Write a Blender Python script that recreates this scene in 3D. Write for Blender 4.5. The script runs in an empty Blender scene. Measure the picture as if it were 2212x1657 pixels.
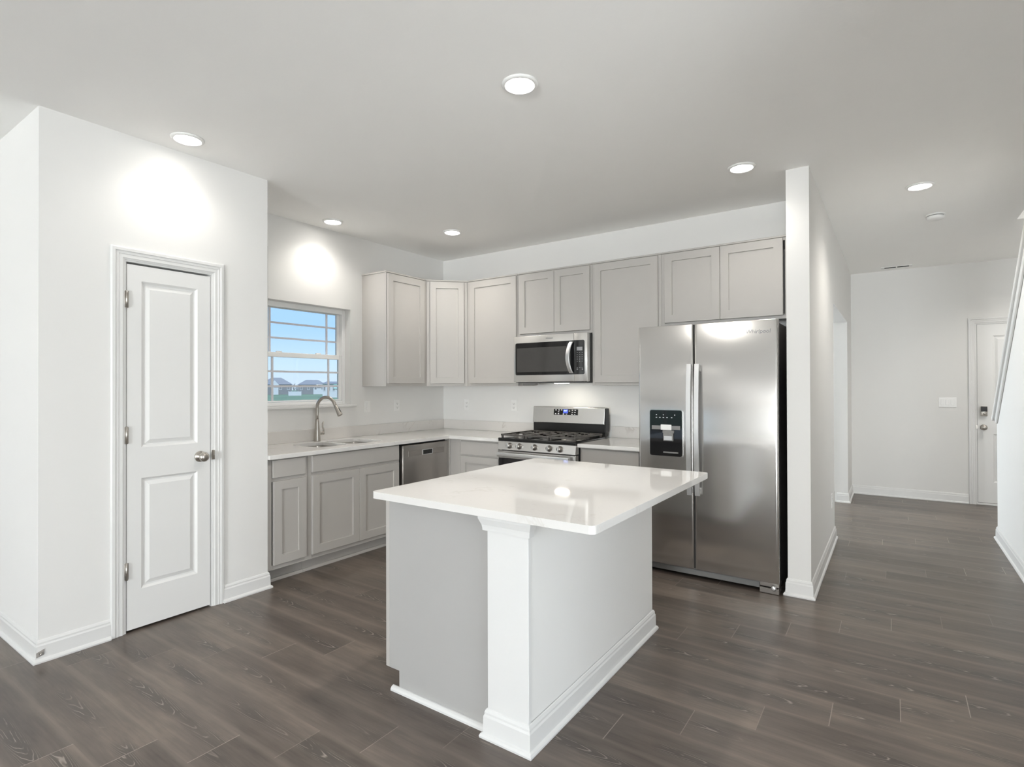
import bpy, bmesh, math, random
from mathutils import Vector, Matrix
random.seed(7)
SC = bpy.context.scene
COL = SC.collection
PI = math.pi

# ------------------------------------------------------------------ camera
cam_d = bpy.data.cameras.new('camera'); cam = bpy.data.objects.new('camera', cam_d); COL.objects.link(cam)
cam_d.sensor_fit = 'HORIZONTAL'; cam_d.sensor_width = 36.0; cam_d.lens = 1185.42/2212*36.0
cam_d.clip_start = 0.02; cam_d.clip_end = 600
_R = Vector((0.82128725, 0.57050711, -0.00298234)); _U = Vector((0.0055422, -0.00275098, 0.99998086)); _F = Vector((-0.57048798, 0.82128806, 0.0054212))
cam.matrix_world = Matrix(((_R.x, _U.x, -_F.x, 4.10123), (_R.y, _U.y, -_F.y, -4.57175), (_R.z, _U.z, -_F.z, 1.34735), (0, 0, 0, 1)))
SC.camera = cam

# ------------------------------------------------------------------ world, daylight, exposure
W = bpy.data.worlds.new('sky'); SC.world = W; W.use_nodes = True
wn = W.node_tree.nodes; wl = W.node_tree.links
bg = wn['Background']
tc = wn.new('ShaderNodeTexCoord'); sp = wn.new('ShaderNodeSeparateXYZ'); cr = wn.new('ShaderNodeValToRGB')
wl.new(tc.outputs['Generated'], sp.inputs[0]); wl.new(sp.outputs['Z'], cr.inputs[0]); wl.new(cr.outputs[0], bg.inputs[0])
els = cr.color_ramp.elements
els[0].position = 0.0; els[0].color = (0.36, 0.425, 0.50, 1)
els[1].position = 1.0; els[1].color = (0.12, 0.25, 0.55, 1)
e = els.new(0.035); e.color = (0.345, 0.445, 0.555, 1)
e = els.new(0.10); e.color = (0.24, 0.38, 0.58, 1)
e = els.new(0.30); e.color = (0.20, 0.35, 0.60, 1)
bg.inputs[1].default_value = 1.0

LAMP_W = 38.0; LAMP_HALL = 17.0; LAMP_LIVING = 1.0
H_UP = 5.34
def daylight(name, loc, rot, sx, sy, watts, col=(0.86, 0.93, 1.0)):
    d = bpy.data.lights.new(name, 'AREA'); d.shape = 'RECTANGLE'; d.size = sx; d.size_y = sy
    d.energy = watts; d.color = col
    o = bpy.data.objects.new(name, d); COL.objects.link(o); o.location = loc; o.rotation_euler = rot
    return o
# area lights stand outside the modelled openings of the living area and the front room
# (tilted up on purpose to throw added light onto the ceilings)
daylight('daylight_rear', (5.00, -13.20, 1.30), (PI/2+0.9, 0, 0), 1.7, 1.9, 460.0, (0.95, 0.98, 1.0))
daylight('daylight_side', (-2.82, -6.2, 1.40), (PI/2+0.9, 0, -PI/2), 1.7, 1.4, 22.0, (0.95, 0.98, 1.0))
daylight('added_light_east', (6.20, -4.1, 1.05), (PI/2+0.15, 0, PI/2), 1.7, 2.0, 34.0, (0.98, 0.99, 1.0))  # added light at an invented opening, brightens the white side of the island
daylight('daylight_front_room', (-0.20, 3.15, 1.40), (PI/2+0.3, 0, -PI/2-0.25), 0.6, 1.4, 120.0, (0.88, 0.94, 1.0))
daylight('added_light_stair', (5.47, -0.5, H_UP-0.02), (0, 0, 0), 0.8, 1.6, 10.0, (1.0, 0.97, 0.93))  # unseen lamp added inside the closed shaft to light stairwell and hall
sd_ = bpy.data.lights.new('sun', 'SUN'); sd_.energy = 1.2; sd_.angle = math.radians(4); sd_.color = (1.0, 0.97, 0.92)
sun = bpy.data.objects.new('sun', sd_); COL.objects.link(sun); sun.rotation_euler = (0, math.radians(48), math.radians(-25))

SC.view_settings.view_transform = 'Standard'; SC.view_settings.look = 'None'
SC.view_settings.gamma = 1.0; SC.view_settings.use_curve_mapping = False
SC.view_settings.exposure = 1.08
SC.cycles.use_denoising = True
SC.cycles.max_bounces = 12; SC.cycles.diffuse_bounces = 8; SC.cycles.glossy_bounces = 5; SC.cycles.transparent_max_bounces = 12
SC.cycles.sample_clamp_indirect = 6.0

# ------------------------------------------------------------------ materials
def new_mat(name):
    m = bpy.data.materials.new(name); m.use_nodes = True
    return m, m.node_tree.nodes, m.node_tree.links, m.node_tree.nodes['Principled BSDF']
def pbr(name, col, rough=0.5, metal=0.0, noise=0.0, scale=40.0, bump=0.0, bscale=200.0, spec=None, aniso=0.0, coat=0.0):
    m, n, l, b = new_mat(name)
    b.inputs['Base Color'].default_value = (*col, 1); b.inputs['Roughness'].default_value = rough; b.inputs['Metallic'].default_value = metal
    if spec is not None: b.inputs['Specular IOR Level'].default_value = spec
    if coat: b.inputs['Coat Weight'].default_value = coat
    t = n.new('ShaderNodeTexCoord')
    if noise:
        nz = n.new('ShaderNodeTexNoise'); nz.inputs['Scale'].default_value = scale; nz.inputs['Detail'].default_value = 4
        mx = n.new('ShaderNodeMix'); mx.data_type = 'RGBA'
        mx.inputs['A'].default_value = (*[c*(1-noise) for c in col], 1); mx.inputs['B'].default_value = (*[min(1, c*(1+noise)) for c in col], 1)
        l.new(t.outputs['Object'], nz.inputs['Vector']); l.new(nz.outputs['Fac'], mx.inputs['Factor']); l.new(mx.outputs['Result'], b.inputs['Base Color'])
    if bump:
        nb = n.new('ShaderNodeTexNoise'); nb.inputs['Scale'].default_value = bscale; nb.inputs['Detail'].default_value = 3
        bp = n.new('ShaderNodeBump'); bp.inputs['Strength'].default_value = bump; bp.inputs['Distance'].default_value = 0.002
        l.new(t.outputs['Object'], nb.inputs['Vector']); l.new(nb.outputs['Fac'], bp.inputs['Height']); l.new(bp.outputs['Normal'], b.inputs['Normal'])
    if aniso:
        b.inputs['Anisotropic'].default_value = aniso
        tg = n.new('ShaderNodeTangent'); tg.direction_type = 'RADIAL'; tg.axis = 'Z'
        b.inputs['Anisotropic Rotation'].default_value = 0.0
        l.new(tg.outputs[0], b.inputs['Tangent'])
    return m
M = {}
M['wall'] = pbr('wall_paint', (0.775, 0.768, 0.751), 0.85, noise=0.012, scale=3, bump=0.05, bscale=260, spec=0.2)
M['ceiling'] = pbr('ceiling_paint', (0.95, 0.943, 0.925), 0.95, noise=0.01, scale=4, bump=0.22, bscale=55, spec=0.1)
M['trim'] = pbr('trim_paint', (0.74, 0.737, 0.727), 0.35, noise=0.008, scale=8)
M['door'] = pbr('door_paint', (0.775, 0.772, 0.76), 0.38, noise=0.008, scale=6)
M['cab'] = pbr('greige_cabinet_paint', (0.475, 0.455, 0.43), 0.38, noise=0.02, scale=5)
M['cab_end'] = pbr('grey_end_panel', (0.42, 0.413, 0.402), 0.4, noise=0.02, scale=4)
M['cab_in'] = pbr('cabinet_underside', (0.40, 0.33, 0.26), 0.6, noise=0.1, scale=20)
M['steel'] = pbr('brushed_stainless_steel', (0.66, 0.65, 0.635), 0.17, 0.95, noise=0.03, scale=3, aniso=0.45)
M['steel_lit'] = pbr('stainless_steel_lit', (0.80, 0.79, 0.77), 0.27, 0.92, noise=0.03, scale=3, aniso=0.4)  # lightened copy of the steel; brighter room reflections are put into its colour
M['steel_dark'] = pbr('dark_stainless_steel', (0.40, 0.375, 0.35), 0.30, 0.9, noise=0.04, scale=3, aniso=0.5)
M['nickel'] = pbr('satin_nickel', (0.50, 0.47, 0.43), 0.30, 0.95, noise=0.05, scale=40)
M['handle_steel'] = pbr('satin_steel_handle', (0.80, 0.80, 0.80), 0.32, 0.9, noise=0.03, scale=10)
M['sink_steel'] = pbr('sink_steel', (0.45, 0.43, 0.41), 0.33, 0.95, noise=0.05, scale=20)
M['black'] = pbr('black_enamel', (0.012, 0.012, 0.012), 0.25, noise=0.2, scale=20)
M['black_glass'] = pbr('black_glass', (0.010, 0.010, 0.011), 0.05, noise=0.1, scale=10, coat=0.3)
M['mw_glass'] = pbr('microwave_window_glass', (0.060, 0.058, 0.056), 0.07, noise=0.1, scale=10, coat=0.5)
M['plastic_black'] = pbr('black_plastic', (0.018, 0.018, 0.019), 0.45, noise=0.2, scale=60)
M['fridge_side'] = pbr('dark_grey_fridge_side', (0.05, 0.046, 0.043), 0.45, noise=0.1, scale=60)
M['iron'] = pbr('cast_iron', (0.085, 0.078, 0.072), 0.5, noise=0.25, scale=120, bump=0.3, bscale=300)
M['white_plastic'] = pbr('white_plastic', (0.83, 0.825, 0.81), 0.35, noise=0.01, scale=20)
M['dark'] = pbr('dark_gap', (0.03, 0.028, 0.026), 0.7, noise=0.2, scale=20)
M['grey_plastic'] = pbr('grey_plastic', (0.20, 0.195, 0.19), 0.45, noise=0.08, scale=30)
M['print'] = pbr('grey_print', (0.30, 0.30, 0.31), 0.5, noise=0.05, scale=30)
M['white_print'] = pbr('white_print', (0.70, 0.70, 0.72), 0.5, noise=0.05, scale=30)
M['grille'] = pbr('shaded_grille', (0.66, 0.67, 0.71), 0.4, noise=0.01, scale=12)  # white grille greyed: its shading against the window is put into the colour
M['vinyl'] = pbr('white_vinyl', (0.88, 0.88, 0.87), 0.4, noise=0.01, scale=12)
M['rubber'] = pbr('grey_rubber', (0.30, 0.28, 0.26), 0.6, noise=0.1, scale=60)
M['lawn'] = pbr('lawn', (0.24, 0.31, 0.17), 0.9, noise=0.35, scale=0.08)
M['road'] = pbr('clay_strip', (0.55, 0.36, 0.24), 0.9, noise=0.2, scale=0.5)
M['roof'] = pbr('roof_shingle', (0.33, 0.325, 0.32), 0.9, noise=0.15, scale=2)
M['siding_dark'] = pbr('slate_siding', (0.27, 0.27, 0.28), 0.8, noise=0.1, scale=1)
M['siding_white'] = pbr('white_siding', (0.62, 0.64, 0.66), 0.8, noise=0.04, scale=1)
M['siding_teal'] = pbr('teal_sheathing', (0.50, 0.72, 0.69), 0.8, noise=0.06, scale=1)
M['bark'] = pbr('bark', (0.42, 0.42, 0.43), 0.9, noise=0.2, scale=3)

def emit(name, col, strength):
    m = bpy.data.materials.new(name); m.use_nodes = True; n = m.node_tree.nodes; l = m.node_tree.links
    n.clear(); o = n.new('ShaderNodeOutputMaterial'); e = n.new('ShaderNodeEmission')
    e.inputs[0].default_value = (*col, 1); e.inputs[1].default_value = strength; l.new(e.outputs[0], o.inputs[0]); return m
M['lamp'] = emit('lamp_diffuser', (1.0, 0.965, 0.91), 11.0)
M['hood_lamp'] = emit('cooktop_lamp', (1.0, 0.93, 0.80), 34.0)
M['display_blue'] = emit('blue_display', (0.08, 0.12, 0.55), 0.8)
M['display_digit'] = emit('display_digits', (0.65, 0.80, 1.0), 1.2)

def glass(name):
    m = bpy.data.materials.new(name); m.use_nodes = True; n = m.node_tree.nodes; l = m.node_tree.links
    n.clear(); o = n.new('ShaderNodeOutputMaterial'); mx = n.new('ShaderNodeMixShader'); fr = n.new('ShaderNodeFresnel')
    t = n.new('ShaderNodeBsdfTransparent'); g = n.new('ShaderNodeBsdfGlossy'); g.inputs['Roughness'].default_value = 0.02
    t.inputs[0].default_value = (0.95, 0.97, 0.97, 1); fr.inputs['IOR'].default_value = 1.25
    l.new(fr.outputs[0], mx.inputs[0]); l.new(t.outputs[0], mx.inputs[1]); l.new(g.outputs[0], mx.inputs[2]); l.new(mx.outputs[0], o.inputs[0]); return m
M['glass'] = glass('window_glass')

class NB:
    def __init__(s, nt): s.n = nt.nodes; s.l = nt.links
    def put(s, node, key, v):
        if hasattr(v, 'is_linked') or isinstance(v, bpy.types.NodeSocket): s.l.new(v, node.inputs[key])
        else: node.inputs[key].default_value = v
    def m(s, op, a, b=None, c=None):
        x = s.n.new('ShaderNodeMath'); x.operation = op; s.put(x, 0, a)
        if b is not None: s.put(x, 1, b)
        if c is not None: s.put(x, 2, c)
        return x.outputs[0]
    def xyz(s, a, b, c):
        x = s.n.new('ShaderNodeCombineXYZ'); s.put(x, 0, a); s.put(x, 1, b); s.put(x, 2, c); return x.outputs[0]
    def noise(s, v, scale, detail=3, rough=0.5, dist=0.0):
        x = s.n.new('ShaderNodeTexNoise'); s.put(x, 'Vector', v); x.inputs['Scale'].default_value = scale
        x.inputs['Detail'].default_value = detail; x.inputs['Roughness'].default_value = rough; x.inputs['Distortion'].default_value = dist
        return x.outputs['Fac']
    def white(s, v):
        x = s.n.new('ShaderNodeTexWhiteNoise'); x.noise_dimensions = '3D'; s.put(x, 'Vector', v); return x
    def ramp(s, f, pts):
        x = s.n.new('ShaderNodeValToRGB'); s.put(x, 0, f); el = x.color_ramp.elements
        for i, (p, c) in enumerate(pts):
            q = el[i] if i < 2 else el.new(p)
            q.position = p; q.color = (*c, 1) if len(c) == 3 else c
        return x.outputs[0]
    def mix(s, f, a, b):
        x = s.n.new('ShaderNodeMix'); x.data_type = 'RGBA'; s.put(x, 'Factor', f); s.put(x, 'A', a); s.put(x, 'B', b); return x.outputs['Result']
    def step(s, f, lo, hi):
        x = s.n.new('ShaderNodeMapRange'); x.interpolation_type = 'SMOOTHSTEP'; s.put(x, 0, f); x.inputs[1].default_value = lo; x.inputs[2].default_value = hi; return x.outputs[0]

def floor_mat():
    m, n, l, b = new_mat('dark_vinyl_plank'); B = NB(m.node_tree)
    t = n.new('ShaderNodeTexCoord'); s = n.new('ShaderNodeSeparateXYZ'); l.new(t.outputs['Object'], s.inputs[0])
    x, y = s.outputs[0], s.outputs[1]
    yr = B.m('DIVIDE', B.m('ADD', y, 2.456), 0.1934)
    row = B.m('FLOOR', yr); fy = B.m('SUBTRACT', yr, row)
    xr = B.m('DIVIDE', B.m('SUBTRACT', B.m('SUBTRACT', x, 3.415), B.m('MULTIPLY', row, 0.2338)), 1.2023)
    colm = B.m('FLOOR', xr); fx = B.m('SUBTRACT', xr, colm)
    wn_ = B.white(B.xyz(row, colm, 3.7)); rnd = wn_.outputs['Value']
    sc_ = n.new('ShaderNodeSeparateColor'); l.new(wn_.outputs['Color'], sc_.inputs[0]); r2 = sc_.outputs[0]; r3 = sc_.outputs[1]
    off = B.m('MULTIPLY', rnd, 37.0)
    # soft cloud along the plank, fine grain, cathedral rings
    cloud = B.noise(B.xyz(B.m('ADD', B.m('MULTIPLY', x, 1.5), off), B.m('MULTIPLY', y, 7.0), off), 1.0, 4, 0.6)
    grain = B.noise(B.xyz(B.m('ADD', B.m('MULTIPLY', x, 5.0), off), B.m('MULTIPLY', y, 95.0), off), 1.0, 4, 0.65)
    yc = B.m('SUBTRACT', fy, B.m('ADD', 0.3, B.m('MULTIPLY', r2, 0.4)))
    warp = B.noise(B.xyz(B.m('ADD', B.m('MULTIPLY', x, 1.6), off), B.m('MULTIPLY', fy, 1.6), off), 1.0, 3, 0.5)
    par = B.m('ADD', B.m('MULTIPLY', B.m('MULTIPLY', yc, yc), 58.0), B.m('ADD', B.m('MULTIPLY', x, 4.2), B.m('MULTIPLY', warp, 5.0)))
    wav = B.m('FRACT', B.m('ADD', B.m('MULTIPLY', par, 2.0), off))
    ring = B.step(B.m('ABSOLUTE', B.m('SUBTRACT', wav, 0.5)), 0.36, 0.5)
    zone = B.m('MULTIPLY', B.step(B.m('ABSOLUTE', yc), 0.22, 0.06), B.step(B.noise(B.xyz(B.m('ADD', B.m('MULTIPLY', x, 1.7), off), row, 5.0), 1.0, 2), 0.44, 0.56))
    brk = B.step(B.noise(B.xyz(B.m('MULTIPLY', x, 14.0), B.m('MULTIPLY', y, 40.0), off), 1.0, 2), 0.36, 0.52)
    ringm = B.m('MULTIPLY', B.m('MULTIPLY', ring, zone), brk)
    fac = B.m('ADD', B.m('MULTIPLY', cloud, 0.66), B.m('ADD', B.m('MULTIPLY', grain, 0.22), B.m('MULTIPLY', rnd, 0.14)))
    col = B.ramp(fac, [(0.36, (0.074, 0.058, 0.048)), (0.76, (0.250, 0.200, 0.163)), (0.55, (0.140, 0.113, 0.094))])
    darkz = B.m('MULTIPLY', zone, 0.55)
    col = B.mix(darkz, col, (0.055, 0.046, 0.040, 1))
    col = B.mix(B.m('MULTIPLY', ringm, 0.75), col, (0.38, 0.33, 0.285, 1))
    edge = B.m('ABSOLUTE', B.m('SUBTRACT', fy, 0.5))
    soft = B.m('MULTIPLY', B.step(edge, 0.38, 0.5), B.m('MULTIPLY', B.noise(B.xyz(B.m('MULTIPLY', x, 1.1), row, 2.0), 1.0, 2), 0.62))
    col = B.mix(soft, col, (0.24, 0.197, 0.163, 1))
    joint = B.m('MULTIPLY', B.m('SUBTRACT', 1.0, B.step(fx, 0.0022, 0.0034)), B.m('ADD', 0.2, B.m('MULTIPLY', r3, 0.6)))
    col = B.mix(joint, col, (0.40, 0.34, 0.29, 1))
    l.new(col, b.inputs['Base Color'])
    rg = B.m('ADD', 0.27, B.m('MULTIPLY', cloud, 0.14)); l.new(rg, b.inputs['Roughness'])
    b.inputs['Specular IOR Level'].default_value = 0.5
    bp = n.new('ShaderNodeBump'); bp.inputs['Strength'].default_value = 0.12; bp.inputs['Distance'].default_value = 0.001
    l.new(grain, bp.inputs['Height']); l.new(bp.outputs[0], b.inputs['Normal'])
    return m
M['floor'] = floor_mat()
def quartz_mat(name, base, vein, vs):
    m, n, l, b = new_mat(name); B = NB(m.node_tree)
    t = n.new('ShaderNodeTexCoord'); o = t.outputs['Object']
    soft = B.noise(o, 3.0, 4, 0.55)
    v1 = B.m('ABSOLUTE', B.m('SUBTRACT', B.noise(o, 2.2, 5, 0.6, 0.6), 0.5))
    veins = B.m('MULTIPLY', B.m('SUBTRACT', 1.0, B.step(v1, 0.0, 0.018)), B.step(B.noise(o, 3.3, 2), 0.5, 0.66))
    speck = B.step(B.noise(o, 55.0, 2), 0.70, 0.76)
    speck2 = B.m('MULTIPLY', B.step(B.noise(o, 17.0, 2), 0.71, 0.76), 0.8)
    c = B.mix(soft, (*[k*0.965 for k in base], 1), (*base, 1))
    c = B.mix(B.m('MULTIPLY', veins, vs), c, (*vein, 1))
    c = B.mix(B.m('MULTIPLY', B.m('MAXIMUM', speck, speck2), vs*0.8), c, (*vein, 1))
    l.new(c, b.inputs['Base Color']); b.inputs['Roughness'].default_value = 0.045
    return m
M['quartz'] = quartz_mat('white_quartz', (0.765, 0.75, 0.73), (0.55, 0.51, 0.46), 0.30)
M['quartz_splash'] = quartz_mat('veined_quartz_splash', (0.70, 0.675, 0.645), (0.42, 0.38, 0.34), 0.45)

# ------------------------------------------------------------------ mesh helpers
WOFF = {}
X, Y, Z = Vector((1, 0, 0)), Vector((0, 1, 0)), Vector((0, 0, 1))
class Frame:                      # local a (along), b (up), c (outward)
    def __init__(s, o, u, n): s.o = Vector(o); s.u = Vector(u).normalized(); s.n = Vector(n).normalized()
    def __call__(s, a, b, c): return s.o + s.u*a + Z*b + s.n*c
class MB:
    def __init__(s): s.bm = bmesh.new(); s.smooth = False; s.uv = None
    def _add(s, other, smooth):
        me = bpy.data.meshes.new('t'); 
        bmesh.ops.recalc_face_normals(other, faces=other.faces)
        for f in other.faces: f.smooth = smooth
        other.to_mesh(me); other.free(); s.bm.from_mesh(me); bpy.data.meshes.remove(me)
    def box(s, x0, x1, y0, y1, z0, z1, bev=0.0, seg=1):
        return s.hexa([(x0,y0,z0),(x1,y0,z0),(x1,y1,z0),(x0,y1,z0),(x0,y0,z1),(x1,y0,z1),(x1,y1,z1),(x0,y1,z1)], bev, seg)
    def hexa(s, p, bev=0.0, seg=1):
        b = bmesh.new(); v = [b.verts.new(q) for q in p]
        for f in ((0,1,2,3),(4,5,6,7),(0,1,5,4),(1,2,6,5),(2,3,7,6),(3,0,4,7)): b.faces.new([v[i] for i in f])
        if bev: bmesh.ops.bevel(b, geom=b.edges[:], offset=bev, segments=seg, profile=0.5, affect='EDGES')
        s._add(b, bev > 0 and seg > 1); return s
    def fbox(s, F, a0, a1, b0, b1, c0, c1, bev=0.0, seg=1):
        return s.hexa([F(a0,b0,c0),F(a1,b0,c0),F(a1,b0,c1),F(a0,b0,c1),F(a0,b1,c0),F(a1,b1,c0),F(a1,b1,c1),F(a0,b1,c1)], bev, seg)
    def prism(s, pts, d, smooth=False):      # polygon of world points swept along vector d
        b = bmesh.new(); d = Vector(d); lo = [b.verts.new(p) for p in pts]; hi = [b.verts.new(Vector(p)+d) for p in pts]; n = len(pts)
        b.faces.new(lo); b.faces.new(hi)
        for i in range(n): b.faces.new((lo[i], lo[(i+1) % n], hi[(i+1) % n], hi[i]))
        s._add(b, smooth); return s
    def sweep(s, prof, path, up=Z, closed=False, out=1.0, smooth=False):
        # profile (c outward, b up) mitred along a polyline; outward = right-hand side of travel * out
        b = bmesh.new(); P = [Vector(p) for p in path]; n = len(P); rings = []
        for i in range(n):
            d0 = (P[i]-P[i-1]).normalized() if (i > 0 or closed) else None
            d1 = (P[(i+1) % n]-P[i]).normalized() if (i < n-1 or closed) else None
            if d0 is None: d0 = d1
            if d1 is None: d1 = d0
            n0 = d0.cross(up).normalized()*out; n1 = d1.cross(up).normalized()*out
            mt = (n0+n1); mt = mt/mt.dot(n0) if mt.length > 1e-6 else n0
            rings.append([b.verts.new(P[i] + mt*c + up*h) for c, h in prof])
        m = len(prof)
        for i in range(n if closed else n-1):
            r0, r1 = rings[i], rings[(i+1) % n]
            for j in range(m): b.faces.new((r0[j], r0[(j+1) % m], r1[(j+1) % m], r1[j]))
        if not closed: b.faces.new(rings[0]); b.faces.new(rings[-1])
        s._add(b, smooth); return s
    def lathe(s, prof, o, ax=Z, seg=32, smooth=True, sx=1.0):    # prof: (radius, height)
        b = bmesh.new(); ax = Vector(ax).normalized(); e1 = ax.orthogonal().normalized(); e2 = ax.cross(e1); o = Vector(o); rings = []
        for r, h in prof:
            if r < 1e-6: rings.append([b.verts.new(o+ax*h)])
            else: rings.append([b.verts.new(o+ax*h+(e1*math.cos(2*PI*k/seg)*sx+e2*math.sin(2*PI*k/seg))*r) for k in range(seg)])
        for A, Bq in zip(rings, rings[1:]):
            for k in range(seg):
                q = [A[k % len(A)], A[(k+1) % len(A)], Bq[(k+1) % len(Bq)], Bq[k % len(Bq)]]
                u = []
                for v in q:
                    if v not in u: u.append(v)
                if len(u) > 2: b.faces.new(u)
        for Rg in (rings[0], rings[-1]):
            if len(Rg) > 2: b.faces.new(Rg)
        s._add(b, smooth); return s
    def tube(s, pts, r, seg=12, flat=1.0, smooth=True):          # r: number or list
        b = bmesh.new(); P = [Vector(p) for p in pts]; n = len(P); rr = r if isinstance(r, (list, tuple)) else [r]*n
        t0 = (P[1]-P[0]).normalized(); e1 = t0.orthogonal().normalized(); rings = []
        for i in range(n):
            t = (P[min(i+1, n-1)]-P[max(i-1, 0)]).normalized(); e1 = (e1-t*e1.dot(t)).normalized(); e2 = t.cross(e1)
            rings.append([b.verts.new(P[i]+(e1*math.cos(2*PI*k/seg)+e2*math.sin(2*PI*k/seg)*flat)*rr[i]) for k in range(seg)])
        for A, Bq in zip(rings, rings[1:]):
            for k in range(seg): b.faces.new((A[k], A[(k+1) % seg], Bq[(k+1) % seg], Bq[k]))
        b.faces.new(rings[0]); b.faces.new(rings[-1]); s._add(b, smooth); return s
    def plate(s, outer, holes, z0, z1):      # horizontal slab with holes
        b = bmesh.new(); es = []
        for lp in [outer]+holes:
            vs = [b.verts.new((p[0], p[1], z0)) for p in lp]
            es += [b.edges.new((vs[i], vs[(i+1) % len(vs)])) for i in range(len(vs))]
        g = bmesh.ops.triangle_fill(b, edges=es, use_beauty=True, use_dissolve=False)
        fs = [f for f in g['geom'] if isinstance(f, bmesh.types.BMFace)]
        ex = bmesh.ops.extrude_face_region(b, geom=fs)
        for v in [q for q in ex['geom'] if isinstance(q, bmesh.types.BMVert)]: v.co.z = z1
        s._add(b, False); return s
    def panel_rect(s, F, a0, a1, b0, b1, steps):
        # nested rectangles: steps = [(inset, c)]; last is filled
        b = bmesh.new(); rings = []
        for ins, c in steps:
            rings.append([b.verts.new(F(*q)) for q in ((a0+ins,b0+ins,c),(a1-ins,b0+ins,c),(a1-ins,b1-ins,c),(a0+ins,b1-ins,c))])
        for A, Bq in zip(rings, rings[1:]):
            for k in range(4): b.faces.new((A[k], A[(k+1) % 4], Bq[(k+1) % 4], Bq[k]))
        b.faces.new(rings[-1]); b.faces.new(rings[0]) if False else None
        for f in b.faces: f.smooth = False
        me = bpy.data.meshes.new('t')
        c0 = F(0,0,1)-F(0,0,0)
        for f in b.faces:
            f.normal_update()
            if f.normal.dot(c0) < -1e-4: f.normal_flip()
        b.to_mesh(me); b.free(); s.bm.from_mesh(me); bpy.data.meshes.remove(me); return s
    def build(s, name, mat, parent=None, recalc=False):
        me = bpy.data.meshes.new(name)
        if recalc: bmesh.ops.recalc_face_normals(s.bm, faces=s.bm.faces)
        if parent is not None:
            off = WOFF.get(parent.name, Vector((0, 0, 0)))
            for v in s.bm.verts: v.co -= off
        s.bm.to_mesh(me); s.bm.free(); me.materials.append(M[mat] if isinstance(mat, str) else mat)
        o = bpy.data.objects.new(name, me); COL.objects.link(o)
        if parent is not None: o.parent = parent; WOFF[o.name] = off
        return o

def tag(o, label, cat, group=None):
    o['label'] = label; o['category'] = cat
    if group: o['group'] = group
    return o
def thing(name, label, cat, loc, group=None):
    o = bpy.data.objects.new(name, None); o.empty_display_size = 0.1; COL.objects.link(o); o.location = loc
    WOFF[o.name] = Vector(loc); return tag(o, label, cat, group)
def struct(name, mb, mat, parent=None, label=None):
    o = mb.build(name, mat, parent)
    if parent is None: o['kind'] = 'structure'
    if label: o['label'] = label
    return o
def dup(root, loc, label=None):
    r = root.copy(); COL.objects.link(r); r.location = loc
    if label: r['label'] = label
    for ch in root.children:
        c = ch.copy(); COL.objects.link(c); c.parent = r
        for g in ch.children:
            d = g.copy(); COL.objects.link(d); d.parent = c
    return r
def text(name, s, size, origin, right, up, mat, parent, depth=0.0006, shear=0.0, align='CENTER'):
    cu = bpy.data.curves.new('t', 'FONT'); cu.body = s; cu.size = size; cu.extrude = depth; cu.align_x = align; cu.align_y = 'CENTER'; cu.shear = shear
    ob = bpy.data.objects.new('t', cu); COL.objects.link(ob); bpy.context.view_layer.update()
    me = bpy.data.meshes.new_from_object(ob.evaluated_get(bpy.context.evaluated_depsgraph_get()))
    bpy.data.objects.remove(ob); bpy.data.curves.remove(cu)
    r = Vector(right).normalized(); u = Vector(up).normalized(); n = r.cross(u)
    mt = Matrix(((r.x,u.x,n.x,origin[0]),(r.y,u.y,n.y,origin[1]),(r.z,u.z,n.z,origin[2]),(0,0,0,1)))
    me.transform(mt); off = WOFF.get(parent.name, Vector()); me.transform(Matrix.Translation(-off))
    me.name = name; me.materials.clear(); me.materials.append(M[mat])
    o = bpy.data.objects.new(name, me); COL.objects.link(o); o.parent = parent; WOFF[o.name] = off
    return o
def rrect(x0, x1, y0, y1, r, seg=6):
    pts = []
    for cx, cy, a in ((x1-r, y1-r, 0), (x0+r, y1-r, 90), (x0+r, y0+r, 180), (x1-r, y0+r, 270)):
        for k in range(seg+1):
            t = math.radians(a+90*k/seg); pts.append((cx+r*math.cos(t), cy+r*math.sin(t)))
    return pts

# ------------------------------------------------------------------ dimensions
H = 2.741; PX = 0.648; PY0 = -3.684; PY1 = -2.480
WX0, WX1, WY = 3.537, 3.670, -0.649
FY = 3.513; OY0, OY1, OZ = 1.038, 2.800, 2.0756
SX0, SX1 = 4.846, 4.963; SY = 1.806
WIN = (-2.170, -1.272, 1.189, 2.058)      # kitchen window y0 y1 z0 z1

# ------------------------------------------------------------------ floor and ceiling
mb = MB(); mb.box(-2.7, 6.2, -13.1, FY+0.12, -0.10, 0.0); struct('floor', mb, 'floor')
mb = MB(); mb.plate([(-2.7,-13.1),(6.2,-13.1),(6.2,FY+0.12),(-2.7,FY+0.12)], [[(SX1,-2.6),(5.9,-2.6),(5.9,1.635),(SX1,1.635)]], H, H+0.30)
struct('ceiling', mb, 'ceiling')
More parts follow.
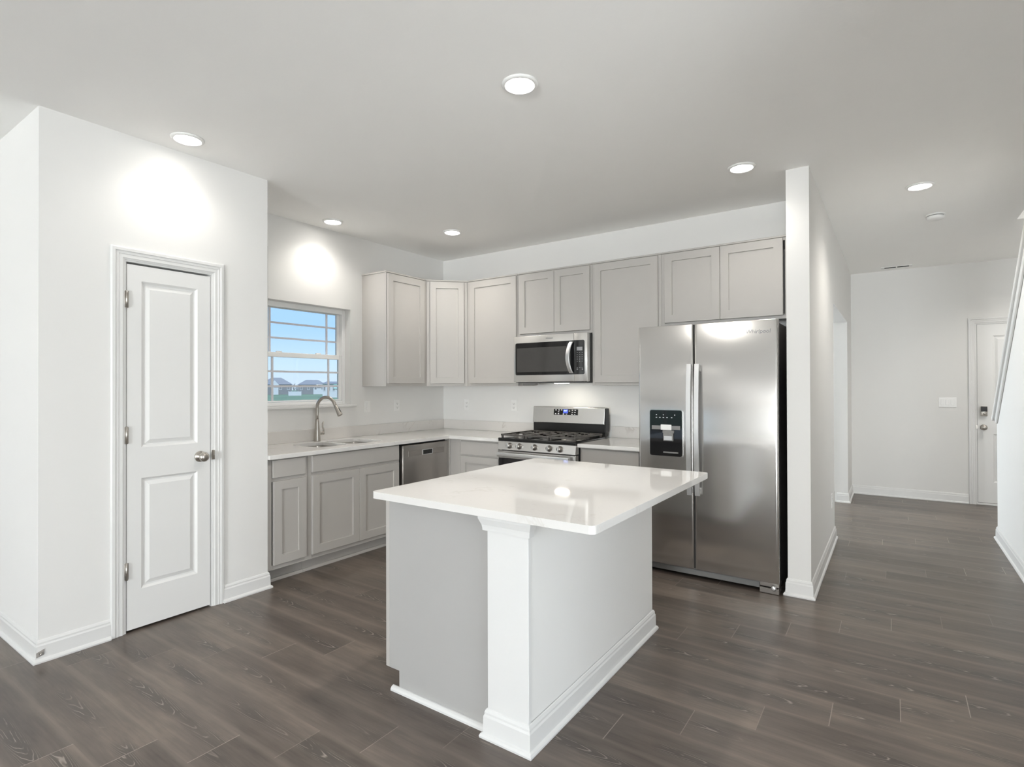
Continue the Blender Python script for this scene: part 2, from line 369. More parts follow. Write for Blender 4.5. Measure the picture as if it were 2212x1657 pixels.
# ------------------------------------------------------------------ walls
def wall_holes(name, F, a0, a1, z0, z1, th, holes, mat='wall'):
    # wall slab c in [-th, 0], rectangular holes (a0,a1,b0,b1) sorted along a
    mb = MB(); cur = a0
    for h in sorted(holes):
        if h[0] > cur: mb.fbox(F, cur, h[0], z0, z1, -th, 0)
        if h[2] > z0: mb.fbox(F, h[0], h[1], z0, h[2], -th, 0)
        if h[3] < z1: mb.fbox(F, h[0], h[1], h[3], z1, -th, 0)
        cur = h[1]
    if cur < a1: mb.fbox(F, cur, a1, z0, z1, -th, 0)
    bmesh.ops.remove_doubles(mb.bm, verts=mb.bm.verts, dist=1e-5)
    return struct(name, mb, mat)
FL = Frame((0, 0, 0), Y, X)                # left window wall, a = y
FB = Frame((0, 0, 0), X, -Y)               # back wall, a = x
wall_holes('wall_left', FL, PY0+0.12, 0.12, 0, H, 0.15, [(WIN[0], WIN[1], WIN[2], WIN[3])])
wall_holes('wall_back', FB, 0, WX0, 0, H, 0.12, [])
# pantry enclosure: L shape of face wall and the two returns
D0, D1, DT = -3.318, -2.842, 2.050         # pantry door opening
wall_holes('wall_pantry', Frame((PX, 0, 0), Y, X), PY0, PY1, 0, H, 0.115, [(D0, D1, 0, DT)])
mb = MB(); mb.box(0, PX-0.115, PY1-0.115, PY1, 0, H); struct('wall_pantry_return', mb, 'wall')
mb = MB(); mb.box(-2.58, PX-0.115, PY0, PY0+0.115, 0, H); struct('wall_front_left', mb, 'wall')
# wing wall beside the refrigerator running to the far wall, with the opening to the front room
wall_holes('wall_center', Frame((WX1, 0, 0), Y, X), WY, FY, 0, H, WX1-WX0, [(OY0, OY1, -0.001, OZ)])
wall_holes('wall_far', Frame((0, FY, 0), X, -Y), -0.15, 6.1, 0, H, 0.12, [(4.868, 5.782, -0.001, 2.042)])
wall_holes('wall_front_room', Frame((0, 0, 0), Y, X), 0.12, FY, 0, H, 0.15, [(2.83, 3.46, 0.7, 2.2)])
# living area behind the camera
wall_holes('wall_rear', Frame((0, -13.0, 0), X, Y), -2.58, 6.1, 0, H, 0.15, [(-2.40, -0.70, -0.001, 2.08), (4.10, 5.90, 0.3, 2.3)])
wall_holes('wall_side', Frame((-2.58, 0, 0), Y, X), -13.15, PY0+0.115, 0, H, 0.15, [(-7.05, -5.35, 0.7, 2.2)])
wall_holes('wall_right', Frame((5.98, 0, 0), Y, -X), -13.15, FY+0.12, 0, H+2.7, 0.12, [(-5.00, -3.20, -0.001, 2.08)])
# stair wall: knee wall with sloped top, full height nearer the room
SL = 0.895
def cap_z(y): return 1.052+(SY-y)*SL
yt = SY-(H-1.052)/SL
mb = MB(); mb.prism([(SX0, SY, 0), (SX0, SY, 1.052), (SX0, yt, H), (SX0, -3.0, H), (SX0, -3.0, 0)], (SX1-SX0, 0, 0)); struct('wall_stair', mb, 'wall')
mb = MB(); d = Vector((0, -1, SL)).normalized(); nrm = Vector((0, SL, 1)).normalized()
p0 = Vector((0, SY+0.02, cap_z(SY+0.02))); L = (yt-SY)/d.y-0.05
def slope_box(mb, x0, x1, n0, n1, s0, s1, bev=0.0):
    P = []
    for x in (x0, x1):
        for s_, n_ in ((s0, n0), (s1, n0), (s1, n1), (s0, n1)): P.append(Vector((x, 0, 0))+p0+d*s_+nrm*n_)
    mb.hexa([P[0],P[1],P[5],P[4],P[3],P[2],P[6],P[7]], bev)
slope_box(mb, SX0-0.032, SX1+0.032, 0.002, 0.036, -0.01, L, 0.004)
slope_box(mb, SX0-0.016, SX0-0.001, -0.062, 0.001, 0.03, L, 0.003)
struct('trim_1', mb, 'trim')
# stairwell shaft above the ceiling opening
mb = MB()
mb.box(SX1, 5.98, 1.637, 1.75, H+0.02, H+2.6); mb.box(SX1-0.1, SX1-0.002, -2.6, 1.75, H+0.301, H+2.6); mb.box(SX1, 5.98, -2.75, -2.602, H+0.02, H+2.6); mb.box(SX1-0.1, 6.1, -2.75, 1.75, H+2.6, H+2.7)
struct('wall_stairwell', mb, 'wall')

# ------------------------------------------------------------------ baseboards
BASE = [(0.0005, 0), (0.024, 0), (0.025, 0.008), (0.021, 0.016), (0.0135, 0.0205), (0.0125, 0.080), (0.009, 0.088), (0.009, 0.096), (0.005, 0.106), (0.0005, 0.109)]
def base(name, path, out=1.0):
    mb = MB(); mb.sweep(BASE, path, out=out); return struct(name, mb, 'trim')
base('baseboard_left', [(-2.57, PY0, 0), (PX, PY0, 0), (PX, -3.383, 0)])
base('baseboard_pantry', [(PX, -2.782, 0), (PX, PY1, 0), (PX-0.10, PY1, 0)])
base('baseboard_center', [(WX0+0.0, WY+0.10, 0), (WX0, WY, 0), (WX1, WY, 0), (WX1, OY0, 0), (WX0+0.02, OY0, 0)])
base('baseboard_far', [(WX0+0.02, OY1, 0), (WX1, OY1, 0), (WX1, FY, 0), (4.800, FY, 0)])
base('baseboard_stair', [(SX1-0.01, SY, 0), (SX0, SY, 0), (SX0, -3.0, 0)])

# ------------------------------------------------------------------ casings and doors
CAS = [(0.0005, 0.0), (0.0005, 0.066), (0.010, 0.066), (0.015, 0.060), (0.016, 0.046), (0.011, 0.042), (0.012, 0.030), (0.009, 0.027), (0.010, 0.010), (0.006, 0.004), (0.006, 0.0)]
def casing(name, F, a0, a1, zt):           # opening edges a0..a1, top zt; profile (c, out from opening)
    mb = MB(); b = bmesh.new(); rings = []
    for (pa, pb, da, db) in ((a0, 0.001, -1, 0), (a0, zt, -1, 1), (a1, zt, 1, 1), (a1, 0.001, 1, 0)):
        rings.append([b.verts.new(F(pa+da*w, pb+db*w, c)) for c, w in CAS])
    m = len(CAS)
    for r0, r1 in zip(rings, rings[1:]):
        for j in range(m): b.faces.new((r0[j], r0[(j+1) % m], r1[(j+1) % m], r1[j]))
    b.faces.new(rings[0]); b.faces.new(rings[-1]); mb._add(b, False)
    # jamb lining inside the opening
    mb.fbox(F, a0-0.002, a0+0.010, 0.001, zt, -0.112, 0.001); mb.fbox(F, a1-0.010, a1+0.002, 0.001, zt, -0.112, 0.001); mb.fbox(F, a0+0.010, a1-0.010, zt-0.010, zt+0.002, -0.112, 0.001)
    return struct(name, mb, 'trim')
def panel_door(name, F, a0, a1, b0, b1, cf, th, panels, mat='door'):
    # leaf with moulded panels: nested rings in the front face
    mb = MB(); b = bmesh.new(); steps = [(0, cf), (0.012, cf-0.011), (0.020, cf-0.012), (0.042, cf-0.002)]
    outer = [(a0, b0), (a1, b0), (a1, b1), (a0, b1)]
    # front face: strips around panels (panels stacked vertically, same a range)
    pa0, pa1 = panels[0][0], panels[0][1]
    ys = [b0]+[v for p in sorted(panels, key=lambda q: q[2]) for v in (p[2], p[3])]+[b1]
    def q(A0, A1, B0, B1): b.faces.new([b.verts.new(F(*t)) for t in ((A0,B0,cf),(A1,B0,cf),(A1,B1,cf),(A0,B1,cf))])
    q(a0, pa0, b0, b1); q(pa1, a1, b0, b1)
    for i in range(0, len(ys), 2): q(pa0, pa1, ys[i], ys[i+1])
    for p in panels:
        rings = []
        for ins, c in steps: rings.append([b.verts.new(F(*t)) for t in ((p[0]+ins,p[2]+ins,c),(p[1]-ins,p[2]+ins,c),(p[1]-ins,p[3]-ins,c),(p[0]+ins,p[3]-ins,c))])
        for A, Bq in zip(rings, rings[1:]):
            for k in range(4): b.faces.new((A[k], A[(k+1) % 4], Bq[(k+1) % 4], Bq[k]))
        b.faces.new(rings[-1])
    # back and sides
    def v(a, bb, c): return b.verts.new(F(a, bb, c))
    cb = cf-th
    b.faces.new([v(a0,b0,cb), v(a1,b0,cb), v(a1,b1,cb), v(a0,b1,cb)])
    for (p, r) in ((outer[0],outer[1]),(outer[1],outer[2]),(outer[2],outer[3]),(outer[3],outer[0])):
        b.faces.new([v(*p,cf), v(*r,cf), v(*r,cb), v(*p,cb)])
    bmesh.ops.remove_doubles(b, verts=b.verts, dist=1e-5)
    mb._add(b, False)
    return struct(name, mb, mat)
FP = Frame((PX, 0, 0), Y, X)
casing('trim_2', FP, D0, D1, DT)
pd = panel_door('door_1', FP, D0+0.014, D1-0.014, 0.013, DT-0.021, -0.002, 0.035, [(-3.233, -2.931, 0.225, 0.842), (-3.233, -2.931, 1.012, 1.943)])
for z0 in (0.294, 1.041, 1.788):
    mb = MB(); mb.fbox(FP, D0+0.0005, D0+0.0225, z0, z0+0.09, -0.0018, 0.0015, 0.0006)
    mb.lathe([(0.0, -0.003), (0.006, -0.002), (0.006, 0.092), (0.0, 0.094)], FP(D0+0.0105, z0, 0.0065), Z, 12); mb.build('hinge', 'nickel', pd)['label'] = 'satin nickel door hinge'
def knob(parent, F, a, z, c, scale=1.0, name='door_knob'):
    mb = MB(); n = F.n
    mb.lathe([(0, 0), (0.033, 0), (0.033, 0.004), (0.029, 0.010), (0.014, 0.014), (0.011, 0.026), (0.016, 0.032), (0.0265, 0.042), (0.0285, 0.052), (0.0255, 0.062), (0.015, 0.0685), (0, 0.070)], F(a, z, c), n, 32)
    o = mb.build(name, 'nickel', parent); o['label'] = 'round satin nickel knob'; return o
knob(pd, FP, -2.917, 0.929, -0.0015)
mb = MB(); mb.fbox(FP, D1-0.011, D1+0.006, 0.903, 0.962, 0.0065, 0.0085, 0.001); mb.lathe([(0,0),(0.004,0),(0.004,0.056),(0,0.056)], FP(D1+0.005, 0.9045, 0.0075), Z, 10); mb.build('strike_plate', 'nickel', pd)
# front door in the far wall
FF = Frame((0, FY, 0), X, -Y)
casing('trim_3', FF, 4.868, 5.782, 2.042)
fd = panel_door('door_2', FF, 4.881, 5.770, 0.028, 2.030, -0.004, 0.04, [(5.015, 5.635, 0.26, 0.80), (5.015, 5.635, 0.98, 1.90)])
mb = MB(); mb.fbox(FF, 4.8782, 4.8808, 0.028, 2.031, -0.03, -0.008); mb.fbox(FF, 4.8782, 5.772, 2.0305, 2.0318, -0.03, -0.008); mb.fbox(FF, 4.881, 5.770, 0.0245, 0.0275, -0.03, 0.0); mb.build('weatherstrip', 'dark', fd)
knob(fd, FF, 4.934, 0.872, -0.0035)
mb = MB(); mb.fbox(FF, 4.905, 4.966, 1.000, 1.110, -0.0038, 0.022, 0.006, 3); kp = mb.build('deadbolt', 'nickel', fd)
mb = MB(); mb.fbox(FF, 4.908, 4.963, 1.050, 1.107, 0.0215, 0.025, 0.001); mb.build('keypad', 'black_glass', kp)
mb = MB(); mb.lathe([(0,0),(0.012,0),(0.012,0.010),(0,0.012)], FF(4.938, 1.026, 0.0222), -Y, 16); mb.build('thumb_turn', 'nickel', kp)
mb = MB(); mb.fbox(FF, 4.8660, 4.8800, 0.855, 0.895, 0.0063, 0.0085); mb.build('strike_plate', 'nickel', fd)
mb = MB(); mb.fbox(FF, 4.870, 5.780, 0.0008, 0.024, -0.10, 0.012, 0.004); struct('trim_4', mb, 'trim')

# ------------------------------------------------------------------ kitchen window
wy0, wy1, wz0, wz1 = WIN
def window_frame():
    F = FL; mb = MB()
    c0, c1 = -0.145, -0.075
    f = 0.032
    for (a0,a1,b0,b1) in ((wy0+.001,wy0+f,wz0+.001,wz1-.001),(wy1-f,wy1-.001,wz0+.001,wz1-.001),(wy0+f,wy1-f,wz1-f-0.012,wz1-.001),(wy0+f,wy1-f,wz0+.001,wz0+f)):
        mb.fbox(F, a0, a1, b0, b1, c0, c1, 0.003)
    return struct('window_1', mb, 'vinyl')
w1 = window_frame()
def sash(name, zb, zt, c0, c1, rail, bot, top):
    mb = MB(); a0, a1 = wy0+0.034, wy1-0.034
    for (p0,p1,q0,q1) in ((a0,a0+rail,zb,zt),(a1-rail,a1,zb,zt),(a0+rail,a1-rail,zb,zb+bot),(a0+rail,a1-rail,zt-top,zt)):
        mb.fbox(FL, p0, p1, q0, q1, c0, c1, 0.003)
    s = mb.build(name, 'vinyl', w1)
    g0, g1, h0, h1 = a0+rail, a1-rail, zb+bot, zt-top
    mb = MB(); mb.fbox(FL, g0-0.003, g1+0.003, h0-0.003, h1+0.003, (c0+c1)/2-0.002, (c0+c1)/2+0.002); mb.build('pane', 'glass', s)
    mb = MB(); cm = (c0+c1)/2; t = 0.0095; o = 0.108
    for a in (g0+o, g1-o): mb.fbox(FL, a-t, a+t, h0, h1, cm+0.003, cm+0.009)
    hh = h1-h0
    for b in (h0+hh*0.33, h1-hh*0.33): mb.fbox(FL, g0, g1, b-t*0.85, b+t*0.85, cm+0.0031, cm+0.0089)
    mb.build('grille', 'grille', s)
    return s
zm = 1.622
sash('upper_sash', zm-0.018, wz1-0.046, -0.140, -0.112, 0.030, 0.034, 0.004)
ls = sash('lower_sash', wz0+0.034, zm+0.016, -0.109, -0.080, 0.034, 0.012, 0.040)
mb = MB()
for a in (-1.55, -1.93): mb.fbox(FL, a-0.025, a+0.025, zm+0.0155, zm+0.026, -0.104, -0.084, 0.003)
mb.build('sash_lock', 'vinyl', ls)
mb = MB(); mb.fbox(FL, wy0-0.05, wy1+0.05, wz0-0.022, wz0-0.0005, 0.0006, 0.030, 0.004); mb.fbox(FL, wy0+0.0006, wy1-0.0006, wz0+0.0004, wz0+0.010, -0.074, 0.0, 0.001); mb.build('window_sill', 'trim', w1)
# living-area and front-room windows (outside the view, they let the daylight in)
def plain_window(name, F, a0, a1, b0, b1, c):
    mb = MB(); f = 0.05
    for q in ((a0+.001,a0+f,b0+.001,b1-.001),(a1-f,a1-.001,b0+.001,b1-.001),(a0+f,a1-f,b1-f,b1-.001),(a0+f,a1-f,b0+.001,b0+f),((a0+a1)/2-0.03,(a0+a1)/2+0.03,b0+f,b1-f)): mb.fbox(F, *q, c-0.03, c+0.03, 0.004)
    w = struct(name, mb, 'vinyl')
    mb = MB(); mb.fbox(F, a0+f-.002, a1-f+.002, b0+f-.002, b1-f+.002, c-0.002, c+0.002); mb.build('pane', 'glass', w)
plain_window('window_2', Frame((0,-13.0,0), X, Y), -2.40, -0.70, 0.0, 2.08, -0.08)
plain_window('window_3', Frame((0,-13.0,0), X, Y), 4.10, 5.90, 0.3, 2.3, -0.08)
plain_window('window_4', Frame((-2.58,0,0), Y, X), -7.05, -5.35, 0.7, 2.2, -0.08)
plain_window('window_6_added', Frame((5.98,0,0), Y, -X), -5.00, -3.20, 0.0, 2.08, -0.06)  # unseen opening added to bring light onto the island half wall
plain_window('window_5', Frame((0,0,0), Y, X), 2.83, 3.46, 0.7, 2.2, -0.08)

# ------------------------------------------------------------------ cabinets
def shaker(F, a0, a1, b0, b1, c, th=0.020, rail=0.060, rec=0.011):
    mb = MB(); e = 0.0015
    mb.panel_rect(F, a0, a1, b0, b1, [(0, c), (0, c+th-e), (e, c+th), (rail, c+th), (rail+0.0015, c+th-rec), (rail+0.002, c+th-rec)])
    b = bmesh.new(); b.faces.new([b.verts.new(F(*q)) for q in ((a0,b0,c),(a0,b1,c),(a1,b1,c),(a1,b0,c))])
    me = bpy.data.meshes.new('t'); b.to_mesh(me); b.free(); mb.bm.from_mesh(me); bpy.data.meshes.remove(me)
    return mb
def carcass(F, a0, a1, b0, b1, depth, stiles=(), rails=(), toe=None, fl=0.025, fr=0.025, ft=0.022, fb=0.035, c0=0.002, top=True):
    mb = MB(); t = 0.016; ff = depth-0.019
    mb.fbox(F, a0, a0+t, b0, b1, c0, ff); mb.fbox(F, a1-t, a1, b0, b1, c0, ff)
    mb.fbox(F, a0+t, a1-t, b0+0.02, b0+0.02+t, c0, ff); (mb.fbox(F, a0+t, a1-t, b1-t, b1, c0, ff) if top else None)
    mb.fbox(F, a0+t, a1-t, b0+0.036, b1-t, c0, c0+0.006)
    for q in ((a0, a0+fl, b0, b1), (a1-fr, a1, b0, b1), (a0+fl, a1-fr, b1-ft, b1), (a0+fl, a1-fr, b0, b0+fb)): mb.fbox(F, *q, ff, depth, 0.0008)
    for s0, s1 in stiles: mb.fbox(F, s0, s1, b0+fb, b1-ft, ff, depth)
    for r0, r1 in rails: mb.fbox(F, a0+fl, a1-fr, r0, r1, ff, depth)
    return mb
G_UP = 'upper wall cabinets'; G_BASE = 'base cabinets'
UZ0, UZ1, UD = 1.3535, 2.390, 0.325
def upper(label, F, a0, a1, b0, b1, doors, depth=UD, fl=0.025, fr=0.025, under='cab_in', group=G_UP, endL=False, trim=True):
    r = thing('wall_cabinet', label, 'cabinet', F((a0+a1)/2, b0, 0.0), group)
    carcass(F, a0+0.0006, a1-0.0006, b0, b1, depth, fl=fl, fr=fr, fb=0.024).build('carcass', 'cab', r)
    for (p0, p1, q0, q1) in doors: shaker(F, p0, p1, q0, q1, depth+0.0005).build('door', 'cab', r)
    if trim:
        mb = MB(); mb.fbox(F, a0+0.0006, a1-0.0006, b1+0.0004, b1+0.014, depth-0.012, depth+0.008, 0.002)
        if endL: mb.fbox(F, a0-0.009, a0+0.0004, b1+0.0004, b1+0.014, 0.003, depth+0.008, 0.002)
        mb.build('top_trim', 'cab', r)
    return r
FU = FL
upper('narrow grey upper cabinet mostly hidden behind the pantry corner, left of the window', FL, -2.478, -2.288, UZ0, UZ1, [(-2.466, -2.293, 1.378, 2.380)])
upper('grey upper cabinet right of the window, its plain end panel facing the room', FL, -1.137, -0.612, UZ0, UZ1, [(-1.126, -0.657, 1.378, 2.380)], endL=True)
# diagonal corner cabinet
r = thing('corner_wall_cabinet', 'grey diagonal upper cabinet set across the kitchen corner', 'cabinet', (0.3, -0.3, UZ0), G_UP)
A = Vector((UD, -0.611, 0)); Bv = Vector((0.611, -UD, 0)); FD = Frame(A, Bv-A, Vector((1, -1, 0))); DW_ = (Bv-A).length
mb = MB()
pent = [(0.002, -0.002), (0.002, -0.611), (UD-0.014, -0.611), (0.611, -UD+0.014), (0.611, -0.002)]
for z0, z1 in ((UZ0+0.02, UZ0+0.036), (UZ1-0.016, UZ1)): mb.prism([(x, y, z0) for x, y in pent], (0, 0, z1-z0))
mb.box(0.002, UD-0.016, -0.611, -0.595, UZ0, UZ1); mb.box(0.595, 0.611, -UD+0.016, -0.002, UZ0, UZ1)
for q in ((0, 0.040, UZ0, UZ1), (DW_-0.040, DW_, UZ0, UZ1), (0.04, DW_-0.04, UZ1-0.022, UZ1), (0.04, DW_-0.04, UZ0, UZ0+0.024)): mb.fbox(FD, *q, -0.019, 0.0, 0.0008)
mb.build('carcass', 'cab', r)
shaker(FD, 0.034, DW_-0.034, 1.378, 2.380, 0.0006).build('door', 'cab', r)
mb = MB(); mb.fbox(FD, 0.004, DW_-0.004, UZ1+0.0004, UZ1+0.014, -0.012, 0.008, 0.002); mb.build('top_trim', 'cab', r)
upper('grey upper cabinet left of the microwave', FB, 0.612, 1.222, UZ0, UZ1, [(0.655, 1.213, 1.378, 2.380)], fl=0.05)
upper('short two-door grey cabinet right above the microwave', FB, 1.222, 1.990, 1.806, UZ1, [(1.249, 1.6205, 1.832, 2.380), (1.6235, 1.974, 1.832, 2.380)])
upper('wide single-door grey upper cabinet between microwave and refrigerator', FB, 1.990, 2.598, UZ0, UZ1, [(2.017, 2.573, 1.378, 2.382)])
upper('two-door grey cabinet above the refrigerator', FB, 2.598, 3.534, 1.818, UZ1, [(2.626, 3.0465, 1.842, 2.384), (3.0495, 3.472, 1.842, 2.384)], fr=0.05)

BZ0, BZ1, BD = 0.10, 0.857, 0.622
def base_cab(label, F, a0, a1, doors, drawers, stiles=(), rails=((0.700, 0.732),), fl=0.028, fr=0.028, top=True):
    r = thing('base_cabinet', label, 'cabinet', F((a0+a1)/2, 0, 0.0), G_BASE)
    carcass(F, a0+0.0006, a1-0.0006, BZ0, BZ1, BD, stiles=stiles, rails=rails, fl=fl, fr=fr, fb=0.032, ft=0.03, top=top).build('carcass', 'cab', r)
    for q in doors: shaker(F, *q, BD+0.0005).build('door', 'cab', r)
    for q in drawers:
        mb = MB(); mb.fbox(F, *q, BD+0.0005, BD+0.0205, 0.0015); mb.build('drawer_front', 'cab', r)
    mb = MB(); mb.fbox(F, a0+0.0006, a1-0.0006, 0.0006, BZ0-0.0004, 0.45, 0.548); mb.sweep([(0.0, 0.0008), (0.018, 0.0008), (0.017, 0.012), (0.009, 0.020), (0.0, 0.021)], [F(a0+0.001, 0, 0.5485), F(a1-0.001, 0, 0.5485)], out=1.0 if (F.u.cross(Z)).dot(F.n) > 0 else -1.0)
    mb.build('toe_kick', 'cab', r)
    return r
base_cab('narrow grey base cabinet with one drawer and door next to the pantry wall', FL, -2.476, -2.155, [(-2.430, -2.178, 0.134, 0.704)], [(-2.436, -2.184, 0.728, 0.848)], fl=0.04)
base_cab('double-door grey sink base cabinet under the window', FL, -2.155, -1.262, [(-2.127, -1.7015, 0.134, 0.704), (-1.6985, -1.279, 0.134, 0.704)], [(-2.127, -1.279, 0.728, 0.848)], top=False)
base_cab('grey drawer base cabinet left of the range, beside the inner corner', FB, 0.645, 1.252, [(0.783, 1.220, 0.134, 0.704)], [(0.783, 1.220, 0.720, 0.842)], fl=0.12)
base_cab('grey drawer base cabinet between the range and the refrigerator', FB, 2.026, 2.552, [(2.052, 2.530, 0.134, 0.704)], [(2.052, 2.530, 0.722, 0.846)])
# blind corner filler panel right of the dishwasher
mb = MB(); mb.box(0.600, 0.628, -0.650, -0.624, 0.1005, 0.8565, 0.001); mb.box(0.535, 0.55, -0.650, -0.56, 0.0006, 0.0995); mb.box(0.602, 0.643, -0.6238, -0.60, 0.1005, 0.8565, 0.001)
tag(mb.build('corner_filler', 'cab'), 'thin grey filler strip in the inner corner right of the dishwasher', 'cabinet panel')

# ------------------------------------------------------------------ countertops
CZ0, CZ1, CD = 0.858, 0.888, 0.672
SK1 = (0.140, 0.520, -1.985, -1.700); SK2 = (0.140, 0.520, -1.672, -1.330)
rt = thing('countertop', 'L-shaped white quartz counter running under the window to the range', 'countertop', (0.33, -1.2, CZ0))
mb = MB()
h1 = rrect(*SK1, 0.06); h2 = rrect(*SK2, 0.06)
hf = [(0.085+0.012*math.cos(2*PI*k/16), -1.690+0.012*math.sin(2*PI*k/16)) for k in range(16)]
mb.plate([(0.0015, -2.4785), (CD, -2.4785), (CD, -CD), (1.2545, -CD), (1.2545, -0.0015), (0.0015, -0.0015)], [h1[::-1], h2[::-1]], CZ0+0.0003, CZ1)
o = mb.build('slab', 'quartz', rt)
bv = o.modifiers.new('edge', 'BEVEL'); bv.width = 0.0025; bv.segments = 2; bv.limit_method = 'ANGLE'; bv.angle_limit = math.radians(60)
mb = MB(); mb.box(0.0015, 0.020, -2.4785, -0.0015, CZ1+0.0003, 0.988, 0.0015); mb.box(0.0204, 1.2545, -0.020, -0.0015, CZ1+0.0003, 0.988, 0.0015); mb.build('backsplash', 'quartz_splash', rt)
rt = thing('countertop', 'short white quartz counter between the range and the refrigerator', 'countertop', (2.29, -0.33, CZ0))
mb = MB(); mb.box(2.0245, 2.552, -CD, -0.0015, CZ0+0.0003, CZ1, 0.0025); mb.build('slab', 'quartz', rt)
mb = MB(); mb.box(2.0245, 2.552, -0.020, -0.0015, CZ1+0.0003, 0.988, 0.0015); mb.build('backsplash', 'quartz_splash', rt)

# ------------------------------------------------------------------ sink and faucet
sk = thing('sink', 'double-bowl stainless undermount sink below the window', 'sink', (0.33, -1.66, 0.66))
for S_, dp in ((SK1, 0.17), (SK2, 0.19)):
    mb = MB(); b = bmesh.new(); rings = []
    for ins, z, rad in ((-0.004, CZ0-0.0005, 0.064), (0.004, CZ0-0.02, 0.058), (0.012, CZ1-dp+0.03, 0.055), (0.035, CZ1-dp, 0.045)):
        rings.append([b.verts.new((x, y, z)) for x, y in rrect(S_[0]+ins, S_[1]-ins, S_[2]+ins, S_[3]-ins, rad)])
    for A_, B_ in zip(rings, rings[1:]):
        for k in range(len(A_)): b.faces.new((A_[k], A_[(k+1) % len(A_)], B_[(k+1) % len(A_)], B_[k]))
    b.faces.new(rings[-1]); mb._add(b, True)
    for f in mb.bm.faces: f.normal_flip()
    bowl = mb.build('bowl', 'sink_steel', sk)
    mb = MB(); mb.lathe([(0, 0.001), (0.030, 0.001), (0.043, 0.003), (0.045, 0.001), (0.045, 0.0004)], ((S_[0]+S_[1])/2-0.03, (S_[2]+S_[3])/2, CZ1-dp), Z, 24); mb.build('drain', 'nickel', bowl)
FXB = Vector((0.085, -1.690, CZ1+0.0006))
fa = thing('faucet', 'tall brushed nickel gooseneck faucet with pull-down spray head', 'faucet', FXB)
mb = MB(); mb.lathe([(0, 0), (0.0295, 0), (0.0295, 0.004), (0.028, 0.03), (0.026, 0.075), (0.0205, 0.115), (0.0165, 0.165), (0.0155, 0.185), (0, 0.185)], FXB, Z, 28); mb.build('body', 'nickel', fa)
sd = Vector((0.93, 0.36, 0)).normalized(); Rg = 0.086
pts = [FXB+Z*0.184, FXB+Z*0.22, FXB+Z*0.276]
for k in range(1, 15):
    t = PI*k/14*0.90; pts.append(FXB+Z*(0.286+Rg*math.sin(t))+sd*(Rg-Rg*math.cos(t)))
dirn = (pts[-1]-pts[-2]).normalized(); pts.append(pts[-1]+dirn*0.012)
mb = MB(); mb.tube(pts, 0.0135, 16); mb.build('spout', 'nickel', fa)
e0 = pts[-1]; dirn = (dirn+sd*0.12).normalized()
mb = MB(); mb.lathe([(0, 0), (0.0145, 0), (0.0155, 0.02), (0.0185, 0.055), (0.0225, 0.088), (0.0225, 0.092), (0.018, 0.094), (0, 0.094)], e0+dirn*0.0005, dirn, 24); hd = mb.build('spray_head', 'nickel', fa)
mb = MB(); q = e0+dirn*0.045+sd*0.0185; mb.tube([q-dirn*0.022, q, q+dirn*0.03], [0.004, 0.006, 0.005], 8); mb.build('spray_button', 'plastic_black', hd)
hx = Vector((0.10, 0.995, 0)).normalized()
mb = MB(); mb.lathe([(0, 0.018), (0.015, 0.018), (0.0155, 0.046), (0.014, 0.048), (0.014, 0.052), (0.0155, 0.054), (0.0145, 0.062), (0, 0.064)], FXB+Z*0.066, hx, 20)
q = FXB+Z*0.070+hx*0.058
mb.tube([q, q+Z*0.022+hx*0.003, q+Z*0.05-hx*0.006, q+Z*0.078-hx*0.004, q+Z*0.094+hx*0.001], [0.008, 0.0075, 0.0075, 0.0085, 0.004], 12, 0.6); mb.build('lever_handle', 'nickel', fa)

# ------------------------------------------------------------------ dishwasher
dw = thing('dishwasher', 'dark stainless dishwasher built in under the counter near the corner', 'dishwasher', (0.33, -0.955, 0))
F = FL
mb = MB(); mb.fbox(F, -1.256, -0.656, 0.105, 0.853, 0.02, 0.600); mb.fbox(F, -1.24, -0.67, 0.0008, 0.1045, 0.05, 0.56); mb.build('body', 'plastic_black', dw)
mb = MB(); mb.fbox(F, -1.238, -0.668, 0.125, 0.840, 0.6005, 0.644, 0.004, 2)
dwd = mb.build('door', 'steel_dark', dw)
mb = MB(); mb.fbox(F, -1.175, -0.715, 0.741, 0.789, 0.6445, 0.6475, 0.001); mb.build('handle_band', 'steel_dark', dwd)
mb = MB(); mb.fbox(F, -1.000, -0.880, 0.744, 0.785, 0.648, 0.6495, 0.0005); mb.build('handle_pocket', 'black', dwd)
mb = MB()
for a, b_, c_, d_ in ((-1.004, -0.876, 0.783, 0.788), (-1.004, -0.876, 0.7405, 0.7455), (-1.005, -1.000, 0.7455, 0.783), (-0.880, -0.875, 0.7455, 0.783)): mb.fbox(F, a, b_, c_, d_, 0.648, 0.6535, 0.001)
mb.build('pocket_rim', 'handle_steel', dwd)
text('logo', 'Whirlpool', 0.022, F(-1.115, 0.823, 0.6445), Y, Z, 'print', dwd)

